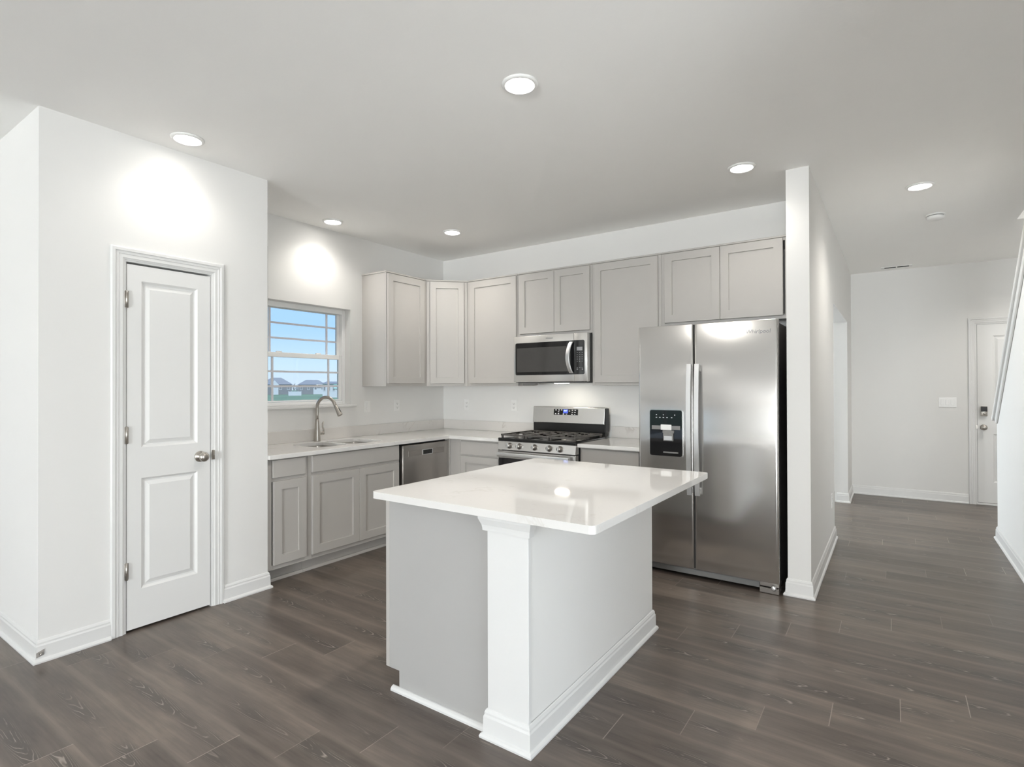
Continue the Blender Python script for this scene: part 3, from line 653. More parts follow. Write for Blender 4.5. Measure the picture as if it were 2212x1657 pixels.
# ------------------------------------------------------------------ range
rg = thing('gas_range', 'stainless gas range with black cooktop between the two counters', 'range', (1.639, -0.36, 0))
RX0, RX1 = 1.2585, 2.0215
mb = MB(); mb.box(RX0, RX1, -0.640, -0.062, 0.03, 0.880, 0.003)
for x in (RX0+0.06, RX1-0.06):
    for y in (-0.58, -0.12): mb.lathe([(0.018, 0.0008), (0.018, 0.030)], (x, y, 0), Z, 12)
mb.build('body', 'plastic_black', rg)
mb = MB(); b = bmesh.new()
mb.prism([(RX0, -0.640, 0.800), (RX0, -0.698, 0.800), (RX0, -0.688, 0.872), (RX0, -0.640, 0.872)], (RX1-RX0, 0, 0)); cp = mb.build('control_panel', 'steel_lit', rg)
KN = Vector((0, -0.99, 0.1375)).normalized()
for x in (1.381, 1.482, 1.636, 1.780, 1.880):
    mb = MB(); o_ = Vector((x, -0.6935, 0.836))
    mb.lathe([(0, 0), (0.026, 0), (0.026, 0.004), (0.0215, 0.006), (0.0195, 0.030), (0.018, 0.033), (0, 0.033)], o_, KN, 28); kb = mb.build('burner_knob', 'steel_dark', rg)
    mb = MB(); u = X; up = KN.cross(X).normalized(); q = o_+KN*0.0335
    P = [q+u*a+up*b_+KN*c_ for c_ in (0.0, 0.010) for a, b_ in ((-0.005, -0.019), (0.005, -0.019), (0.005, 0.019), (-0.005, 0.019))]
    mb.hexa(P, 0.002, 2); mb.build('grip', 'handle_steel', kb)
mb = MB(); mb.box(RX0+0.002, RX1-0.002, -0.690, -0.640, 0.160, 0.792, 0.004); od = mb.build('oven_door', 'steel', rg)
mb = MB(); mb.box(RX0+0.004, RX1-0.055, -0.693, -0.6905, 0.19, 0.728, 0.001); mb.build('oven_window', 'black_glass', od)
mb = MB(); mb.box(RX0+0.012, RX1-0.045, -0.738, -0.722, 0.742, 0.778, 0.006, 3)
for x in (RX0+0.03, RX1-0.075): mb.box(x, x+0.024, -0.7225, -0.6905, 0.748, 0.772, 0.003)
mb.build('oven_handle', 'handle_steel', od)
mb = MB(); mb.box(RX0+0.002, RX1-0.002, -0.688, -0.640, 0.035, 0.154, 0.004); mb.build('storage_drawer', 'steel', rg)
mb = MB(); mb.box(RX0-0.001, RX1+0.001, -0.694, -0.150, 0.8805, 0.9005, 0.004, 2); mb.box(RX0, RX1, -0.692, -0.6405, 0.8725, 0.8810); ck = mb.build('cooktop', 'black', rg)
# burners
for x, y, r_ in ((1.40, -0.55, 0.045), (1.88, -0.55, 0.050), (1.40, -0.28, 0.040), (1.88, -0.28, 0.035), (1.64, -0.415, 0.042)):
    mb = MB(); mb.lathe([(0, 0), (r_*1.25, 0), (r_*1.2, 0.006), (r_, 0.008), (r_, 0.014), (r_*0.9, 0.017), (0, 0.018)], (x, y, 0.9007), Z, 24); mb.build('burner', 'steel_dark', ck)
# cast iron grates, three sections
def grate(x0, x1, y0, y1):
    mb = MB(); z0, z1, t = 0.918, 0.933, 0.014
    for x in (x0, x1-t): mb.box(x, x+t, y0, y1, z0, z1, 0.002)
    for y in (y0, y1-t): mb.box(x0+t, x1-t, y, y+t, z0, z1, 0.002)
    ym = (y0+y1)/2; mb.box(x0+t, x1-t, ym-t/2, ym+t/2, z0, z1, 0.002)
    xm = (x0+x1)/2
    for yy0, yy1 in ((y0+t, y0+(y1-y0)*0.20), (ym-(y1-y0)*0.16, ym-t/2), (ym+t/2, ym+(y1-y0)*0.16), (y1-(y1-y0)*0.20, y1-t)):
        mb.box(xm-t/2, xm+t/2, yy0, yy1, z0, z1, 0.002)
    for f_ in (0.25, 0.75):
        yc = y0+(y1-y0)*f_
        mb.box(x0+t, x0+(x1-x0)*0.33, yc-t/2, yc+t/2, z0, z1, 0.002); mb.box(x1-(x1-x0)*0.33, x1-t, yc-t/2, yc+t/2, z0, z1, 0.002)
        for k in (0.12, 0.88):
            mb.box(x0+(x1-x0)*k-t/2, x0+(x1-x0)*k+t/2, y0+t, y1-t, z0+0.001, z1-0.001, 0.002)
    for x in (x0+0.004, x1-0.020):
        for y in (y0+0.004, ym-0.008, y1-0.020): mb.box(x, x+0.016, y, y+0.016, 0.9008, z0+0.001, 0.002)
    return mb
for x0, x1 in ((RX0+0.012, RX0+0.258), (RX0+0.262, RX1-0.262), (RX1-0.258, RX1-0.012)): grate(x0, x1, -0.672, -0.175).build('grate', 'iron', rg)
# backguard
mb = MB(); BX0, BX1 = RX0-0.010, RX1-0.008
mb.box(BX0+0.010, BX1-0.004, -0.118, -0.064, 0.9008, 1.012, 0.002); bgd = mb.build('backguard_base', 'black', rg)
mb = MB(); mb.prism([(BX0+0.012, -0.136, 1.010), (BX0+0.012, -0.132, 1.006), (BX0+0.012, -0.066, 1.006), (BX0+0.012, -0.062, 1.158), (BX0+0.012, -0.112, 1.158), (BX0+0.012, -0.119, 1.152)], (BX1-BX0-0.018, 0, 0))
bgp = mb.build('backguard', 'steel_lit', rg); q = bgp.modifiers.new('edge', 'BEVEL'); q.width = 0.004; q.segments = 3
mb = MB(); mb.box(BX1-0.0055, BX1+0.006, -0.128, -0.060, 0.94, 1.15, 0.003); mb.build('backguard_end_cap', 'plastic_black', rg)
BN = Vector((0, -0.142, -0.017)); tilt = Vector((0, 0.017, 0.142)).normalized(); bn = Vector((0, -0.142, 0.017)).normalized()
def bgpt(x, z, off): return Vector((x, -0.136+(z-1.010)*0.1197, z))+bn*off
mb = MB(); P = []
for off in (0.0006, 0.003): P += [bgpt(1.490, 1.082, off), bgpt(1.742, 1.082, off), bgpt(1.742, 1.136, off), bgpt(1.490, 1.136, off)]
mb.hexa(P); dpn = mb.build('display_panel', 'black_glass', rg)
mb = MB(); P = []
for off in (0.0032, 0.004): P += [bgpt(1.590, 1.098, off), bgpt(1.640, 1.098, off), bgpt(1.640, 1.133, off), bgpt(1.590, 1.133, off)]
mb.hexa(P); mb.build('clock_display', 'display_blue', dpn)
text('clock_digits', '8:07', 0.020, bgpt(1.615, 1.121, 0.0043), X, tilt, 'display_digit', dpn, 0.0003)
for x, z in [(1.513,1.127),(1.545,1.127),(1.541,1.110),(1.511,1.092),(1.541,1.092),(1.573,1.128),(1.594,1.091),(1.626,1.091),(1.686,1.127),(1.715,1.127),(1.686,1.109),(1.713,1.109),(1.684,1.091),(1.711,1.091),(1.656,1.120)]:
    P = []; mb = MB()
    for off in (0.0032, 0.0038): P += [bgpt(x-0.007, z-0.003, off), bgpt(x+0.007, z-0.003, off), bgpt(x+0.007, z+0.003, off), bgpt(x-0.007, z+0.003, off)]
    mb.hexa(P); mb.build('button_mark', 'white_print', dpn)

# ------------------------------------------------------------------ microwave
mw = thing('microwave', 'stainless over-the-range microwave with black window and curved handle', 'microwave', (1.615, -0.2, 1.385))
MX0, MX1, MZ0, MZ1, MY = 1.2395, 1.9885, 1.388, 1.802, -0.422
mb = MB(); mb.box(MX0+0.004, MX1-0.001, MY+0.052, -0.004, MZ0-0.004, MZ1-0.001, 0.002); mb.build('body', 'black', mw)
mb = MB(); mb.box(MX0, 1.8615, MY, MY+0.051, MZ0, MZ1, 0.003, 2); md = mb.build('door', 'steel_lit', mw)
mb = MB(); mb.box(1.8635, MX1, MY, MY+0.051, MZ0, MZ1, 0.003, 2); mp = mb.build('control_panel', 'steel_lit', mw)
def face_rrect(x0, x1, z0, z1, r, y0, y1, corners=(1,1,1,1)):
    pts = []
    for (cx, cz, a), on in zip(((x1-r, z1-r, 0), (x0+r, z1-r, 90), (x0+r, z0+r, 180), (x1-r, z0+r, 270)), corners):
        if on:
            for k in range(7): t = math.radians(a+15*k); pts.append((cx+r*math.cos(t), y0, cz+r*math.sin(t)))
        else:
            pts.append((x1 if a in (0, 270) else x0, y0, z1 if a in (0, 90) else z0))
    mb = MB(); mb.prism(pts, (0, y1-y0, 0)); return mb
mg = face_rrect(1.260, 1.8615, 1.449, 1.740, 0.014, MY-0.0025, MY-0.0004, (0,1,1,0)).build('window_border', 'black_glass', md)
mb = MB(); mb.box(1.276, 1.812, MY-0.0034, MY-0.0026, 1.476, 1.694); mb.build('window_glass', 'mw_glass', md)
kpd = face_rrect(1.8635, 1.9650, 1.449, 1.740, 0.014, MY-0.0025, MY-0.0004, (1,0,0,1)).build('keypad', 'black_glass', mw)
mb = MB(); mb.box(1.893, 1.947, MY-0.0033, MY-0.0026, 1.652, 1.682); mb.build('clock_display', 'print', kpd)
for i in range(7):
    for j in range(3):
        if i == 5: continue
        x = 1.897+0.023*j; z = 1.634-0.0185*i-(0.016 if i == 6 else 0)
        mb = MB(); mb.box(x-0.004, x+0.004, MY-0.0032, MY-0.0026, z-0.0025, z+0.0025); mb.build('button_mark', 'print', kpd)
for x in (1.897, 1.945):
    mb = MB(); mb.lathe([(0, 0), (0.007, 0), (0.007, 0.0006), (0, 0.0006)], (x, MY-0.0026, 1.492), -Y, 12); mb.build('button_mark', 'print', kpd)
def bow_bar(p0, p1, n, bow, width, thick, side, mat, name, parent, seg=18, posts=None):
    # bowed bar of rectangular section from p0 to p1
    b = bmesh.new(); p0 = Vector(p0); p1 = Vector(p1); n = Vector(n).normalized(); sdv = Vector(side).normalized(); rings = []
    for k in range(seg+1):
        t = k/seg; c = p0.lerp(p1, t)+n*bow*math.sin(PI*t)**0.8
        tan = (p1-p0).normalized()
        sec = [(-.5, 0), (-.5+.08, .5), (.5-.08, .5), (.5, 0), (.5-.08, -.5), (-.5+.08, -.5)]
        rings.append([b.verts.new(c+sdv*a*width+n*q*thick) for a, q in sec])
    for A_, B_ in zip(rings, rings[1:]):
        for k in range(6): b.faces.new((A_[k], A_[(k+1) % 6], B_[(k+1) % 6], B_[k]))
    b.faces.new(rings[0]); b.faces.new(rings[-1]); mb = MB(); mb._add(b, False)
    if posts: posts(mb)
    return mb.build(name, mat, parent)
# curved microwave handle: bows outward and to the left
bow_bar((1.846, MY-0.013, 1.460), (1.846, MY-0.013, 1.728), (-0.45, -0.9, 0), 0.042, 0.036, 0.012, (1, -0.15, 0), 'handle_steel', 'door_handle', md)
mb = MB(); mb.box(MX0+0.03, MX1-0.03, MY+0.055, -0.02, MZ0-0.012, MZ0-0.0045, 0.002); mb.build('underside_grille', 'grey_plastic', mw)
mb = MB(); mb.box(1.287, 1.42, MY+0.075, MY+0.13, MZ0-0.030, MZ0-0.0125, 0.002); mb.build('filter_latch', 'grey_plastic', mw)
mb = MB(); mb.box(1.60, 1.72, -0.30, -0.25, MZ0-0.0145, MZ0-0.0125); mb.build('cooktop_lamp', 'hood_lamp', mw)
text('logo', 'Whirlpool', 0.017, (1.618, MY-0.0008, 1.772), X, Z, 'print', md)

# ------------------------------------------------------------------ refrigerator
fr = thing('refrigerator', 'side-by-side stainless refrigerator with ice and water dispenser', 'refrigerator', (3.03, -0.36, 0))
FX0, FX1, FXM0, FXM1 = 2.560, 3.497, 2.9575, 2.9675; FYB, FYF, FZ0, FZ1 = -0.655, -0.716, 0.075, 1.778
mb = MB(); mb.box(FX0+0.012, FX1-0.008, FYB, -0.04, 0.03, 1.762, 0.004); mb.build('cabinet', 'fridge_side', fr)
def fridge_door(x0, x1):
    b = bmesh.new(); n = 60
    prof = [(x0, FYB-0.004)]
    for k in range(n+1):
        t = k/n; x = x0+(x1-x0)*t; ed = min(t, 1-t)*(x1-x0)
        y = FYF - 0.003*(1-(2*t-1)**2) + (0.004*(1-ed/0.005)**2 if ed < 0.005 else 0)
        prof.append((x, y))
    prof.append((x1, FYB-0.004))
    mb = MB(); mb.prism([(x, y, FZ0) for x, y in prof], (0, 0, FZ1-FZ0)); 
    for f in mb.bm.faces:
        f.smooth = abs(f.normal.z) < 0.5 and f.normal.y < -0.2
    return mb
dL = fridge_door(FX0, FXM0).build('freezer_door', 'steel', fr)
dR = fridge_door(FXM1, FX1).build('refrigerator_door', 'steel', fr)
for dd in (dL, dR):
    q = dd.modifiers.new('edge', 'BEVEL'); q.width = 0.003; q.segments = 2; q.limit_method = 'ANGLE'; q.angle_limit = math.radians(50)
mb = MB(); mb.box(FXM0+0.0006, FXM1-0.0006, -0.695, FYB-0.001, FZ0, FZ1-0.003); mb.build('door_gasket', 'dark', fr)
for x, dd in ((2.938, dL), (2.992, dR)):
    def posts(mb):
        mb.box(x-0.012, x+0.012, FYF-0.026, FYF-0.001, 0.594, 0.640, 0.003); mb.box(x-0.012, x+0.012, FYF-0.026, FYF-0.001, 1.451, 1.497, 0.003)
    bow_bar((x, FYF-0.028, 0.592), (x, FYF-0.028, 1.499), (0, -1, 0), 0.024, 0.036, 0.014, (1, 0, 0), 'handle_steel', 'door_handle', dd, 24, posts)
# dispenser in the freezer door
YD = FYF-0.0034
dsp = face_rrect(2.642, 2.887, 0.842, 1.180, 0.018, YD-0.0035, YD+0.006).build('dispenser_bezel', 'steel', fr)
face_rrect(2.648, 2.881, 0.848, 1.175, 0.014, YD-0.0050, YD-0.0036).build('dispenser_front', 'black_glass', dsp)
mb = MB(); mb.box(2.662, 2.868, YD-0.0062, YD-0.0051, 1.036, 1.064); mb.build('dispenser_trim', 'grey_plastic', dsp)
mb = MB(); mb.box(2.729, 2.807, YD-0.010, YD-0.0063, 1.033, 1.072, 0.002); mb.build('dispenser_label_plate', 'white_plastic', dsp)
mb = MB(); mb.box(2.748, 2.822, YD-0.016, YD-0.0051, 0.955, 1.012, 0.004); mb.box(2.742, 2.826, YD-0.012, YD-0.0051, 1.010, 1.032, 0.003); pdl = mb.build('dispenser_paddle', 'grey_plastic', dsp)
mb = MB(); mb.box(2.756, 2.814, YD-0.020, YD-0.0165, 0.962, 0.992, 0.001); mb.build('paddle_plate', 'handle_steel', dsp)
mb = MB(); mb.box(2.748, 2.856, YD-0.014, YD-0.0051, 0.870, 0.880, 0.001); mb.build('drip_tray', 'grey_plastic', dsp)
for x in (2.697, 2.748, 2.830):
    mb = MB(); mb.lathe([(0, 0), (0.004, 0), (0.004, 0.0006), (0, 0.0006)], (x, YD-0.0051, 1.141), -Y, 10); mb.build('indicator_light', 'white_print', dsp)
for x in (2.697, 2.722, 2.748, 2.775, 2.808):
    mb = MB(); mb.box(x-0.005, x+0.005, YD-0.0057, YD-0.0051, 1.120, 1.124); mb.build('button_mark', 'white_print', dsp)
mb = MB(); mb.box(FX0+0.03, 3.372, -0.668, FYB-0.0005, 0.018, 0.058, 0.003); mb.box(FX0+0.03, 3.372, -0.661, FYB-0.0005, 0.0585, 0.071); mb.build('base_grille', 'grey_plastic', fr)
mb = MB(); mb.box(3.376, 3.493, -0.700, -0.600, 0.0008, 0.036, 0.003); ft = mb.build('foot_cover', 'steel_dark', fr)
mb = MB(); mb.box(3.376, 3.493, -0.690, -0.600, 0.0408, 0.072, 0.003); mb.build('hinge_cover', 'steel_dark', fr)
mb = MB(); mb.box(FX0+0.005, FX0+0.028, -0.69, -0.60, 0.0008, 0.07, 0.003); mb.build('foot_cover', 'steel_dark', fr)
mb = MB(); mb.lathe([(0, 0), (0.016, 0), (0.016, 0.01), (0.008, 0.012), (0, 0.012)], (3.462, -0.701, 0.040), -Y, 16); mb.build('hinge_pin', 'handle_steel', ft)
for x0, x1 in ((FX0+0.02, FX0+0.09), (FX1-0.09, FX1-0.02)):
    mb = MB(); mb.box(x0, x1, -0.64, -0.58, 1.7625, 1.775, 0.003); mb.build('hinge_cover', 'fridge_side', fr)
text('logo', 'Whirlpool', 0.036, (3.378, FYF-0.0024, 1.702), X, Z, 'print', dR, 0.0006, 0.15)

# ------------------------------------------------------------------ island
IX0, IX1, IY0, IY1 = 2.2125, 3.294, -2.942, -1.584
ic = thing('island_cabinet', 'grey island cabinet block with plain end panel and toe-kick notch', 'cabinet', (2.52, -2.25, 0))
CX0, CXB, CY0, CY1 = 2.236, 2.8145, -2.857, -1.632
FI = Frame((CXB, 0, 0), Y, -X)           # fronts face the sink side (-x)
mb = MB(); mb.prism([(CX0, CY0, 0.090), (2.298, CY0, 0.090), (2.298, CY0, 0.0008), (CXB, CY0, 0.0008), (CXB, CY0, 0.857), (CX0, CY0, 0.857)], (0, 0.016, 0)); mb.build('end_panel', 'cab_end', ic)
mb = MB(); mb.prism([(CX0, CY1-0.016, 0.090), (2.298, CY1-0.016, 0.090), (2.298, CY1-0.016, 0.0008), (CXB, CY1-0.016, 0.0008), (CXB, CY1-0.016, 0.857), (CX0, CY1-0.016, 0.857)], (0, 0.016, 0)); mb.build('end_panel', 'cab_end', ic)
mb = MB()
mb.box(CX0+0.002, CXB, CY0+0.0165, CY1-0.0165, 0.105, 0.121); mb.box(CX0+0.002, CXB, CY0+0.0165, CY1-0.0165, 0.841, 0.857); mb.box(CXB-0.01, CXB, CY0+0.0165, CY1-0.0165, 0.121, 0.841)
mb.box(CX0, CX0+0.019, CY0+0.0165, CY1-0.0165, 0.092, 0.128); mb.box(CX0, CX0+0.019, CY0+0.0165, CY1-0.0165, 0.70, 0.735); mb.box(CX0, CX0+0.019, CY0+0.0165, CY1-0.0165, 0.835, 0.857)
for y in (CY0+0.0165, (CY0+CY1)/2-0.02, CY1-0.0565): mb.box(CX0, CX0+0.019, y, y+0.04, 0.128, 0.835)
mb.build('carcass', 'cab', ic)
mid = (CY0+CY1)/2
mb = MB(); mb.box(2.2135, CX0-0.0003, CY0, CY0+0.0205, 0.090, 0.857, 0.001); mb.build('end_stile', 'cab', ic)
for a0, a1 in ((CY0+0.0225, mid-0.012), (mid+0.012, CY1-0.004)):
    am = (a0+a1)/2; FI2 = Frame((CX0, 0, 0), Y, -X)
    for p0, p1 in ((a0, am-0.0015), (am+0.0015, a1)): shaker(FI2, p0, p1, 0.134, 0.704, 0.0005).build('door', 'cab', ic)
    mb = MB(); mb.fbox(FI2, a0, a1, 0.728, 0.848, 0.0005, 0.0205, 0.0015); mb.build('drawer_front', 'cab', ic)
mb = MB(); mb.box(2.299, 2.315, CY0+0.0165, CY1-0.0165, 0.0008, 0.0895); mb.build('toe_kick', 'cab', ic)
QR = [(0.0004, 0.0006), (0.019, 0.0006), (0.0185, 0.009), (0.013, 0.016), (0.006, 0.0195), (0.0004, 0.020)]
mb = MB(); mb.sweep(QR, [(2.262, CY0, 0), (2.780, CY0, 0)]); mb.build('shoe_moulding', 'trim', ic)
# half wall with square end column
hw = thing('island_half_wall', 'white island half wall with square corner column and baseboard', 'island', (2.92, -2.25, 0))
HX0, HX1, HY0, HY1 = 2.816, 2.998, -2.886, -1.628
mb = MB(); mb.box(HX0+0.002, HX1, HY0+0.02, HY1, 0.0008, 0.857); mb.build('panel', 'wall', hw)
mb = MB(); mb.box(HX0-0.004, HX1+0.0025, HY0, HY0+0.0195, 0.0008, 0.857, 0.0015); mb.build('column', 'trim', hw)
CAPP = [(0.0005, 0.0), (0.013, 0.0), (0.014, 0.010), (0.016, 0.022), (0.022, 0.036), (0.026, 0.046), (0.027, 0.062), (0.0005, 0.062)]
mb = MB(); mb.sweep([(c, h+0.795) for c, h in CAPP], [(HX0-0.004, HY0+0.028, 0), (HX0-0.004, HY0, 0), (HX1+0.0025, HY0, 0), (HX1+0.0025, HY0+0.0195, 0)]); mb.build('capital', 'trim', hw)
mb = MB(); mb.sweep(BASE, [(HX0-0.004, HY0+0.028, 0.0006), (HX0-0.004, HY0, 0.0006), (HX1+0.0025, HY0, 0.0006), (HX1+0.0025, HY1, 0.0006), (HX0+0.01, HY1, 0.0006)]); mb.build('baseboard', 'trim', hw)
mb = MB()
pts = rrect(IX0, IX1, IY0, IY1, 0.022, 6); mb.plate(pts, [], CZ0+0.0003, CZ1)
o = mb.build('island_countertop', 'quartz'); tag(o, 'white quartz slab on top of the island', 'countertop')
bv = o.modifiers.new('edge', 'BEVEL'); bv.width = 0.003; bv.segments = 3; bv.limit_method = 'ANGLE'; bv.angle_limit = math.radians(60)

# ------------------------------------------------------------------ ceiling lights
def can_light(label, x, y, watts):
    r = thing('recessed_light', label, 'ceiling light', (x, y, H), 'recessed ceiling lights')
    mb = MB(); mb.lathe([(0.0665, -0.0008), (0.084, -0.0008), (0.0835, -0.005), (0.078, -0.010), (0.070, -0.0125), (0.0665, -0.010), (0.0665, -0.0008)], (x, y, H), Z, 40); mb.build('trim_ring', 'white_plastic', r)
    mb = MB(); mb.lathe([(0, -0.0095), (0.035, -0.0092), (0.058, -0.0075), (0.0660, -0.0055), (0.0660, -0.003), (0, -0.003)], (x, y, H), Z, 40); mb.build('diffuser', 'lamp', r)
    d = bpy.data.lights.new('lamp_beam', 'SPOT'); d.energy = watts; d.spot_size = math.radians(150); d.spot_blend = 1.0; d.shadow_soft_size = 0.055; d.color = (1.0, 0.955, 0.89)
    o = bpy.data.objects.new('lamp_beam', d); COL.objects.link(o); o.parent = r; o.location = (0, 0, -0.07)
    return r
c0 = can_light('round recessed light over the island, largest of the ceiling lights', 2.697, -2.480, LAMP_W)
for x, y, lb, wt in ((0.864, -3.088, 'round recessed light above the pantry door', 4.5), (0.240, -1.646, 'round recessed light over the sink, above the window', 8.0),
                     (0.848, -0.824, 'round recessed light near the inner kitchen corner', 12.0), (3.316, -0.869, 'round recessed light in front of the refrigerator', 6.0)):
    can_light(lb, x, y, wt)
can_light('round recessed light in the hallway ceiling', 4.262, 0.195, LAMP_HALL)
can_light('unseen round recessed light added to brighten the entry by the front door', 5.45, 2.55, 27.0)  # unseen lamp, added to lift the far wall and front door
c1 = can_light('round recessed light in the living area ceiling behind the viewer', 4.25, -4.30, LAMP_LIVING)
for x, y in ((1.7, -5.3), (4.3, -6.6), (1.7, -7.4), (-0.9, -6.4)):
    dup(c1, (x, y, H), 'round recessed light in the living area ceiling behind the viewer')
# smoke detector, supply vent
sm = thing('smoke_detector', 'round white smoke detector on the hallway ceiling', 'smoke detector', (4.392, 1.075, H))
mb = MB(); mb.lathe([(0, -0.0006), (0.066, -0.0006), (0.066, -0.010), (0, -0.010)], (4.392, 1.075, H), Z, 36); mb.build('base_plate', 'white_plastic', sm)
mb = MB(); mb.lathe([(0.0, -0.0102), (0.055, -0.0102), (0.055, -0.0158), (0, -0.0158)], (4.392, 1.075, H), Z, 36); mb.build('shadow_ring', 'grey_plastic', sm)  # grey ring stands in for the shadow between base and cover
mb = MB(); mb.lathe([(0.0, -0.016), (0.058, -0.016), (0.061, -0.019), (0.060, -0.030), (0.052, -0.040), (0, -0.042)], (4.392, 1.075, H), Z, 36); mb.build('cover', 'white_plastic', sm)
vt = thing('ceiling_vent', 'white ceiling vent with two dark slots near the far wall', 'vent', (4.14, 3.30, H))
mb = MB(); mb.plate([(3.99, 3.235), (4.29, 3.235), (4.29, 3.365), (3.99, 3.365)], [[(4.022, 3.258), (4.022, 3.345), (4.134, 3.345), (4.134, 3.258)], [(4.148, 3.258), (4.148, 3.345), (4.262, 3.345), (4.262, 3.258)]], H-0.006, H-0.0006); mb.build('frame', 'white_plastic', vt)
mb = MB(); mb.box(4.023, 4.261, 3.259, 3.344, H-0.0020, H-0.0008); mb.build('duct_shade_sheet', 'dark', vt)  # dark sheet under the solid ceiling, painted as the shade inside the duct

# ------------------------------------------------------------------ outlets and switches
def outlet(name, label, F, a, z, kind='duplex', w=0.070, h=0.115, cat='outlet'):
    r = thing(name, label, cat, F(a, z, 0), 'outlets above the counter' if kind == 'duplex' else None)
    mb = MB(); mb.fbox(F, a-w/2, a+w/2, z-h/2, z+h/2, 0.0005, 0.006, 0.002); mb.build('plate', 'white_plastic', r)
    if kind == 'duplex':
        for dz in (-0.0195, 0.0195):
            mb = MB(); mb.fbox(F, a-0.0165, a+0.0165, z+dz-0.014, z+dz+0.014, 0.0062, 0.008, 0.002); s_ = mb.build('socket', 'white_plastic', r)
            mb = MB(); mb.fbox(F, a-0.008, a-0.0055, z+dz-0.003, z+dz+0.006, 0.0081, 0.0084); mb.fbox(F, a+0.0055, a+0.008, z+dz-0.003, z+dz+0.006, 0.0081, 0.0084); mb.lathe([(0, 0), (0.003, 0), (0.003, 0.0004), (0, 0.0004)], F(a, z+dz-0.008, 0.0081), F.n, 10); mb.build('slots', 'dark', s_)
    else:
        k = max(1, round((w-0.024)/0.046))
        for i in range(k):
            ac = a+(i-(k-1)/2)*0.046
            mb = MB(); mb.fbox(F, ac-0.0165, ac+0.0165, z-0.033, z+0.033, 0.0062, 0.0095, 0.002); mb.build('rocker', 'white_plastic', r)
    return r
outlet('wall_outlet', 'white outlet on the window wall, nearest to the corner', FL, -0.700, 1.162)
outlet('light_switch', 'white switch plate between the window and the outlet', FL, -1.079, 1.162, 'switch', 0.070, cat='switch')
outlet('wall_outlet', 'white outlet on the back wall close to the corner', FB, 0.337, 1.155)
outlet('wall_outlet', 'white outlet on the back wall beside the range', FB, 0.953, 1.155)
outlet('light_switch', 'white wide switch plate on the far wall left of the front door', FF, 4.617, 1.150, 'switch', 0.165, cat='switch')
r_ = outlet('wall_outlet', 'low white outlet near the floor on the hallway wall', Frame((WX1, 0, 0), Y, X), 0.745, 0.380)
r_['group'] = 'low wall outlets'
# door stop on the pantry baseboard corner
ds = thing('door_stop', 'small grey corner guard on the baseboard at the pantry corner', 'door stop', (PX+0.013, PY0+0.006, 0.04))
mb = MB(); mb.hexa([Vector(q) for q in ((PX+0.0132, PY0-0.010, 0.028), (PX+0.0165, PY0-0.010, 0.028), (PX+0.0165, PY0+0.020, 0.036), (PX+0.0132, PY0+0.020, 0.036), (PX+0.0132, PY0-0.010, 0.052), (PX+0.0165, PY0-0.010, 0.052), (PX+0.0165, PY0+0.022, 0.064), (PX+0.0132, PY0+0.022, 0.064))], 0.001); mb.build('bracket', 'rubber', ds)
mb = MB(); mb.lathe([(0, 0), (0.006, 0), (0.005, 0.008), (0, 0.010)], (PX+0.0166, PY0+0.006, 0.044), X, 12); mb.build('bumper', 'nickel', ds)

# ------------------------------------------------------------------ outside: lawn and houses
GZ = -1.4
mb = MB(); mb.box(-420, -0.6, -60, 330, GZ-0.3, GZ); o = struct('ground_lawn', mb, 'lawn')
def away(px, dist):                       # direction from the viewing area through the window
    t = (px-1106)/1185.42; dd = _F+_R*t; dd.z = 0; dd.normalize(); return Vector((4.1, -4.57, 0))+dd*dist, dd
def house(label, cpos, dd, w, dep, eave, ridge, mat, hip, stories=2, garage=True, gable=None):
    r = thing('house', label, 'house', (cpos.x, cpos.y, GZ), 'houses beyond the window')
    u = Vector((dd.y, -dd.x, 0)); n = -dd; F = Frame((cpos.x, cpos.y, GZ), u, n); hw_ = w/2
    mb = MB(); mb.fbox(F, -hw_, hw_, 0, eave, -dep, 0); mb.build('walls', mat, r)
    b = bmesh.new(); ov = 0.45
    q = [F(-hw_-ov, eave, ov), F(hw_+ov, eave, ov), F(hw_+ov, eave, -dep-ov), F(-hw_-ov, eave, -dep-ov), F(-hw_+hip, ridge, -dep/2), F(hw_-hip, ridge, -dep/2)]
    v = [b.verts.new(p) for p in q]
    for f in ((0,1,5,4),(1,2,5),(2,3,4,5),(3,0,4),(0,3,2,1)): b.faces.new([v[i] for i in f])
    mb = MB(); mb._add(b, False); mb.build('roof', 'roof', r)
    for k in range(4):
        a = -hw_*0.78+k*w*0.26; ww = 0.04*w+0.1
        mb = MB(); mb.fbox(F, a-ww, a+ww, eave-1.9, eave-0.5, 0.01, 0.08); wd = mb.build('window', 'siding_white', r)
        mb = MB(); mb.fbox(F, a-ww*0.75, a+ww*0.75, eave-1.75, eave-0.65, 0.085, 0.10); mb.build('pane', 'siding_dark', wd)
    if garage:
        mb = MB(); mb.fbox(F, hw_*0.1, hw_*0.8, 0.0, 2.3, 0.01, 0.10); mb.build('garage_door', 'siding_white', r)
    if gable:
        a = gable; mb = MB(); mb.prism([F(a-1.9, eave-0.6, 0.05), F(a+1.9, eave-0.6, 0.05), F(a, eave+1.6, 0.05)], -n*-0.5); mb.build('gable', 'siding_white', r)
        mb = MB(); mb.fbox(F, a-1.3, a+1.3, 0.0, 2.6, 0.05, 0.6); mb.build('porch', 'siding_white', r)
    return r
c, dd = away(597, 220); house('slate grey house with white gable, leftmost beyond the window', c, dd, 10.6, 9, 3.7, 6.3, 'siding_dark', 3.6, gable=-0.6, garage=False)
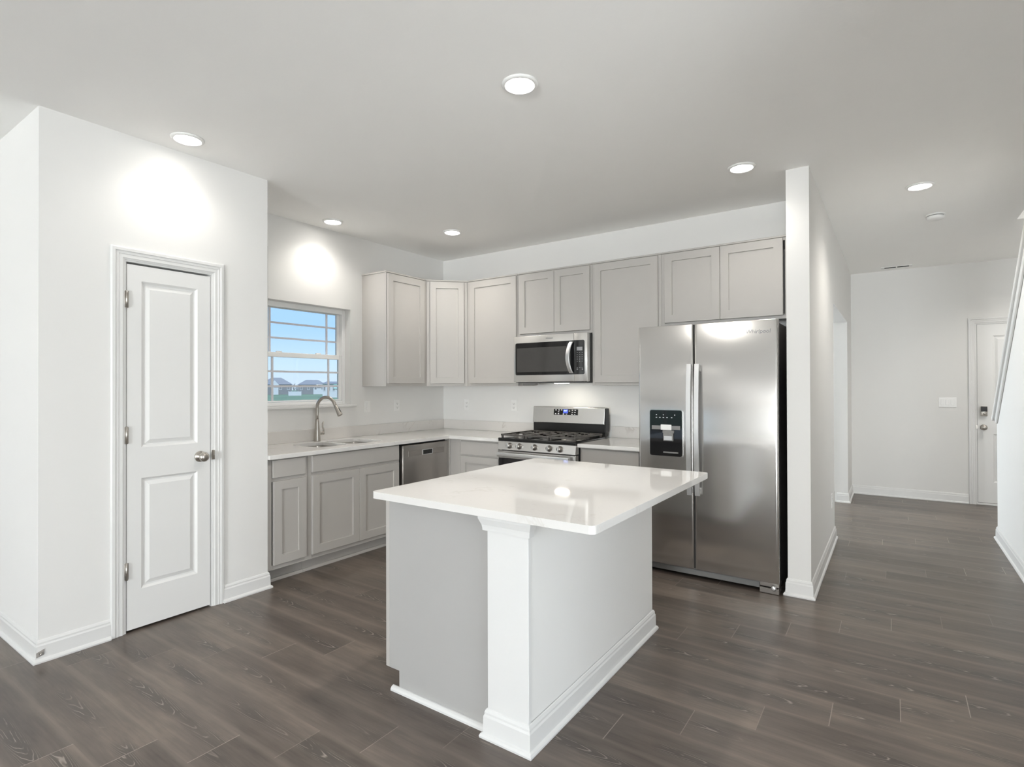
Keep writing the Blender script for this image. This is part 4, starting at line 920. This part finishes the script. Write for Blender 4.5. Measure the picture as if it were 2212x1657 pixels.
c, dd = away(674, 220); house('long slate grey two-storey house with hip roof beyond the window', c, dd, 9.6, 9, 3.6, 5.5, 'siding_dark', 2.6)
c, dd = away(716, 150); r = house('pale unfinished house with a teal end at the right edge of the window view', c, dd, 4.4, 6, 3.6, 4.2, 'siding_white', 0.9, garage=False)
F = Frame((c.x, c.y, GZ), Vector((dd.y, -dd.x, 0)), -dd); mb = MB(); mb.fbox(F, 0.5, 2.15, 2.3, 3.55, 0.01, 0.25); mb.build('teal_wall', 'siding_teal', r)
c, dd = away(637, 190); u = Vector((dd.y, -dd.x, 0)); F = Frame((c.x, c.y, GZ), u, -dd)
mb = MB(); mb.fbox(F, -1.9, 1.9, 0.0, 1.35, -0.2, 0)
for k in range(5): mb.fbox(F, -1.95+k*0.95, -1.85+k*0.95, 0, 1.5, -0.22, 0.02)
tag(mb.build('yard_fence', 'siding_white'), 'white yard fence between the two slate grey houses', 'fence')
c, dd = away(668, 120); u = Vector((dd.y, -dd.x, 0)); F = Frame((c.x, c.y, GZ), u, -dd)
mb = MB(); mb.fbox(F, -1.6, 3.5, 0.0, 0.12, -1.5, 1.5); tag(mb.build('clay_patch', 'road'), 'strip of bare orange clay across the lawn', 'bare soil')
for px, dist, hgt in ((635, 250, 4.0), (640, 255, 3.4), (643, 250, 3.0)):
    c, dd = away(px, dist); mb = MB(); rd = random.Random(px)
    base_p = Vector((c.x, c.y, GZ)); mb.tube([base_p, base_p+Z*hgt*0.5, base_p+Z*hgt], [0.22, 0.14, 0.04], 6)
    for k in range(26):
        s0 = base_p+Z*hgt*rd.uniform(0.3, 0.9); an = rd.uniform(0, 2*PI); ln = rd.uniform(0.4, 0.9)
        mb.tube([s0, s0+Vector((math.cos(an)*ln*0.5, math.sin(an)*ln*0.5, ln*0.5)), s0+Vector((math.cos(an)*ln, math.sin(an)*ln, ln*1.3))], [0.07, 0.05, 0.02], 4)
    tag(mb.build('bare_tree', 'bark'), 'bare leafless tree on the horizon between the slate grey houses', 'tree', 'bare trees on the horizon')
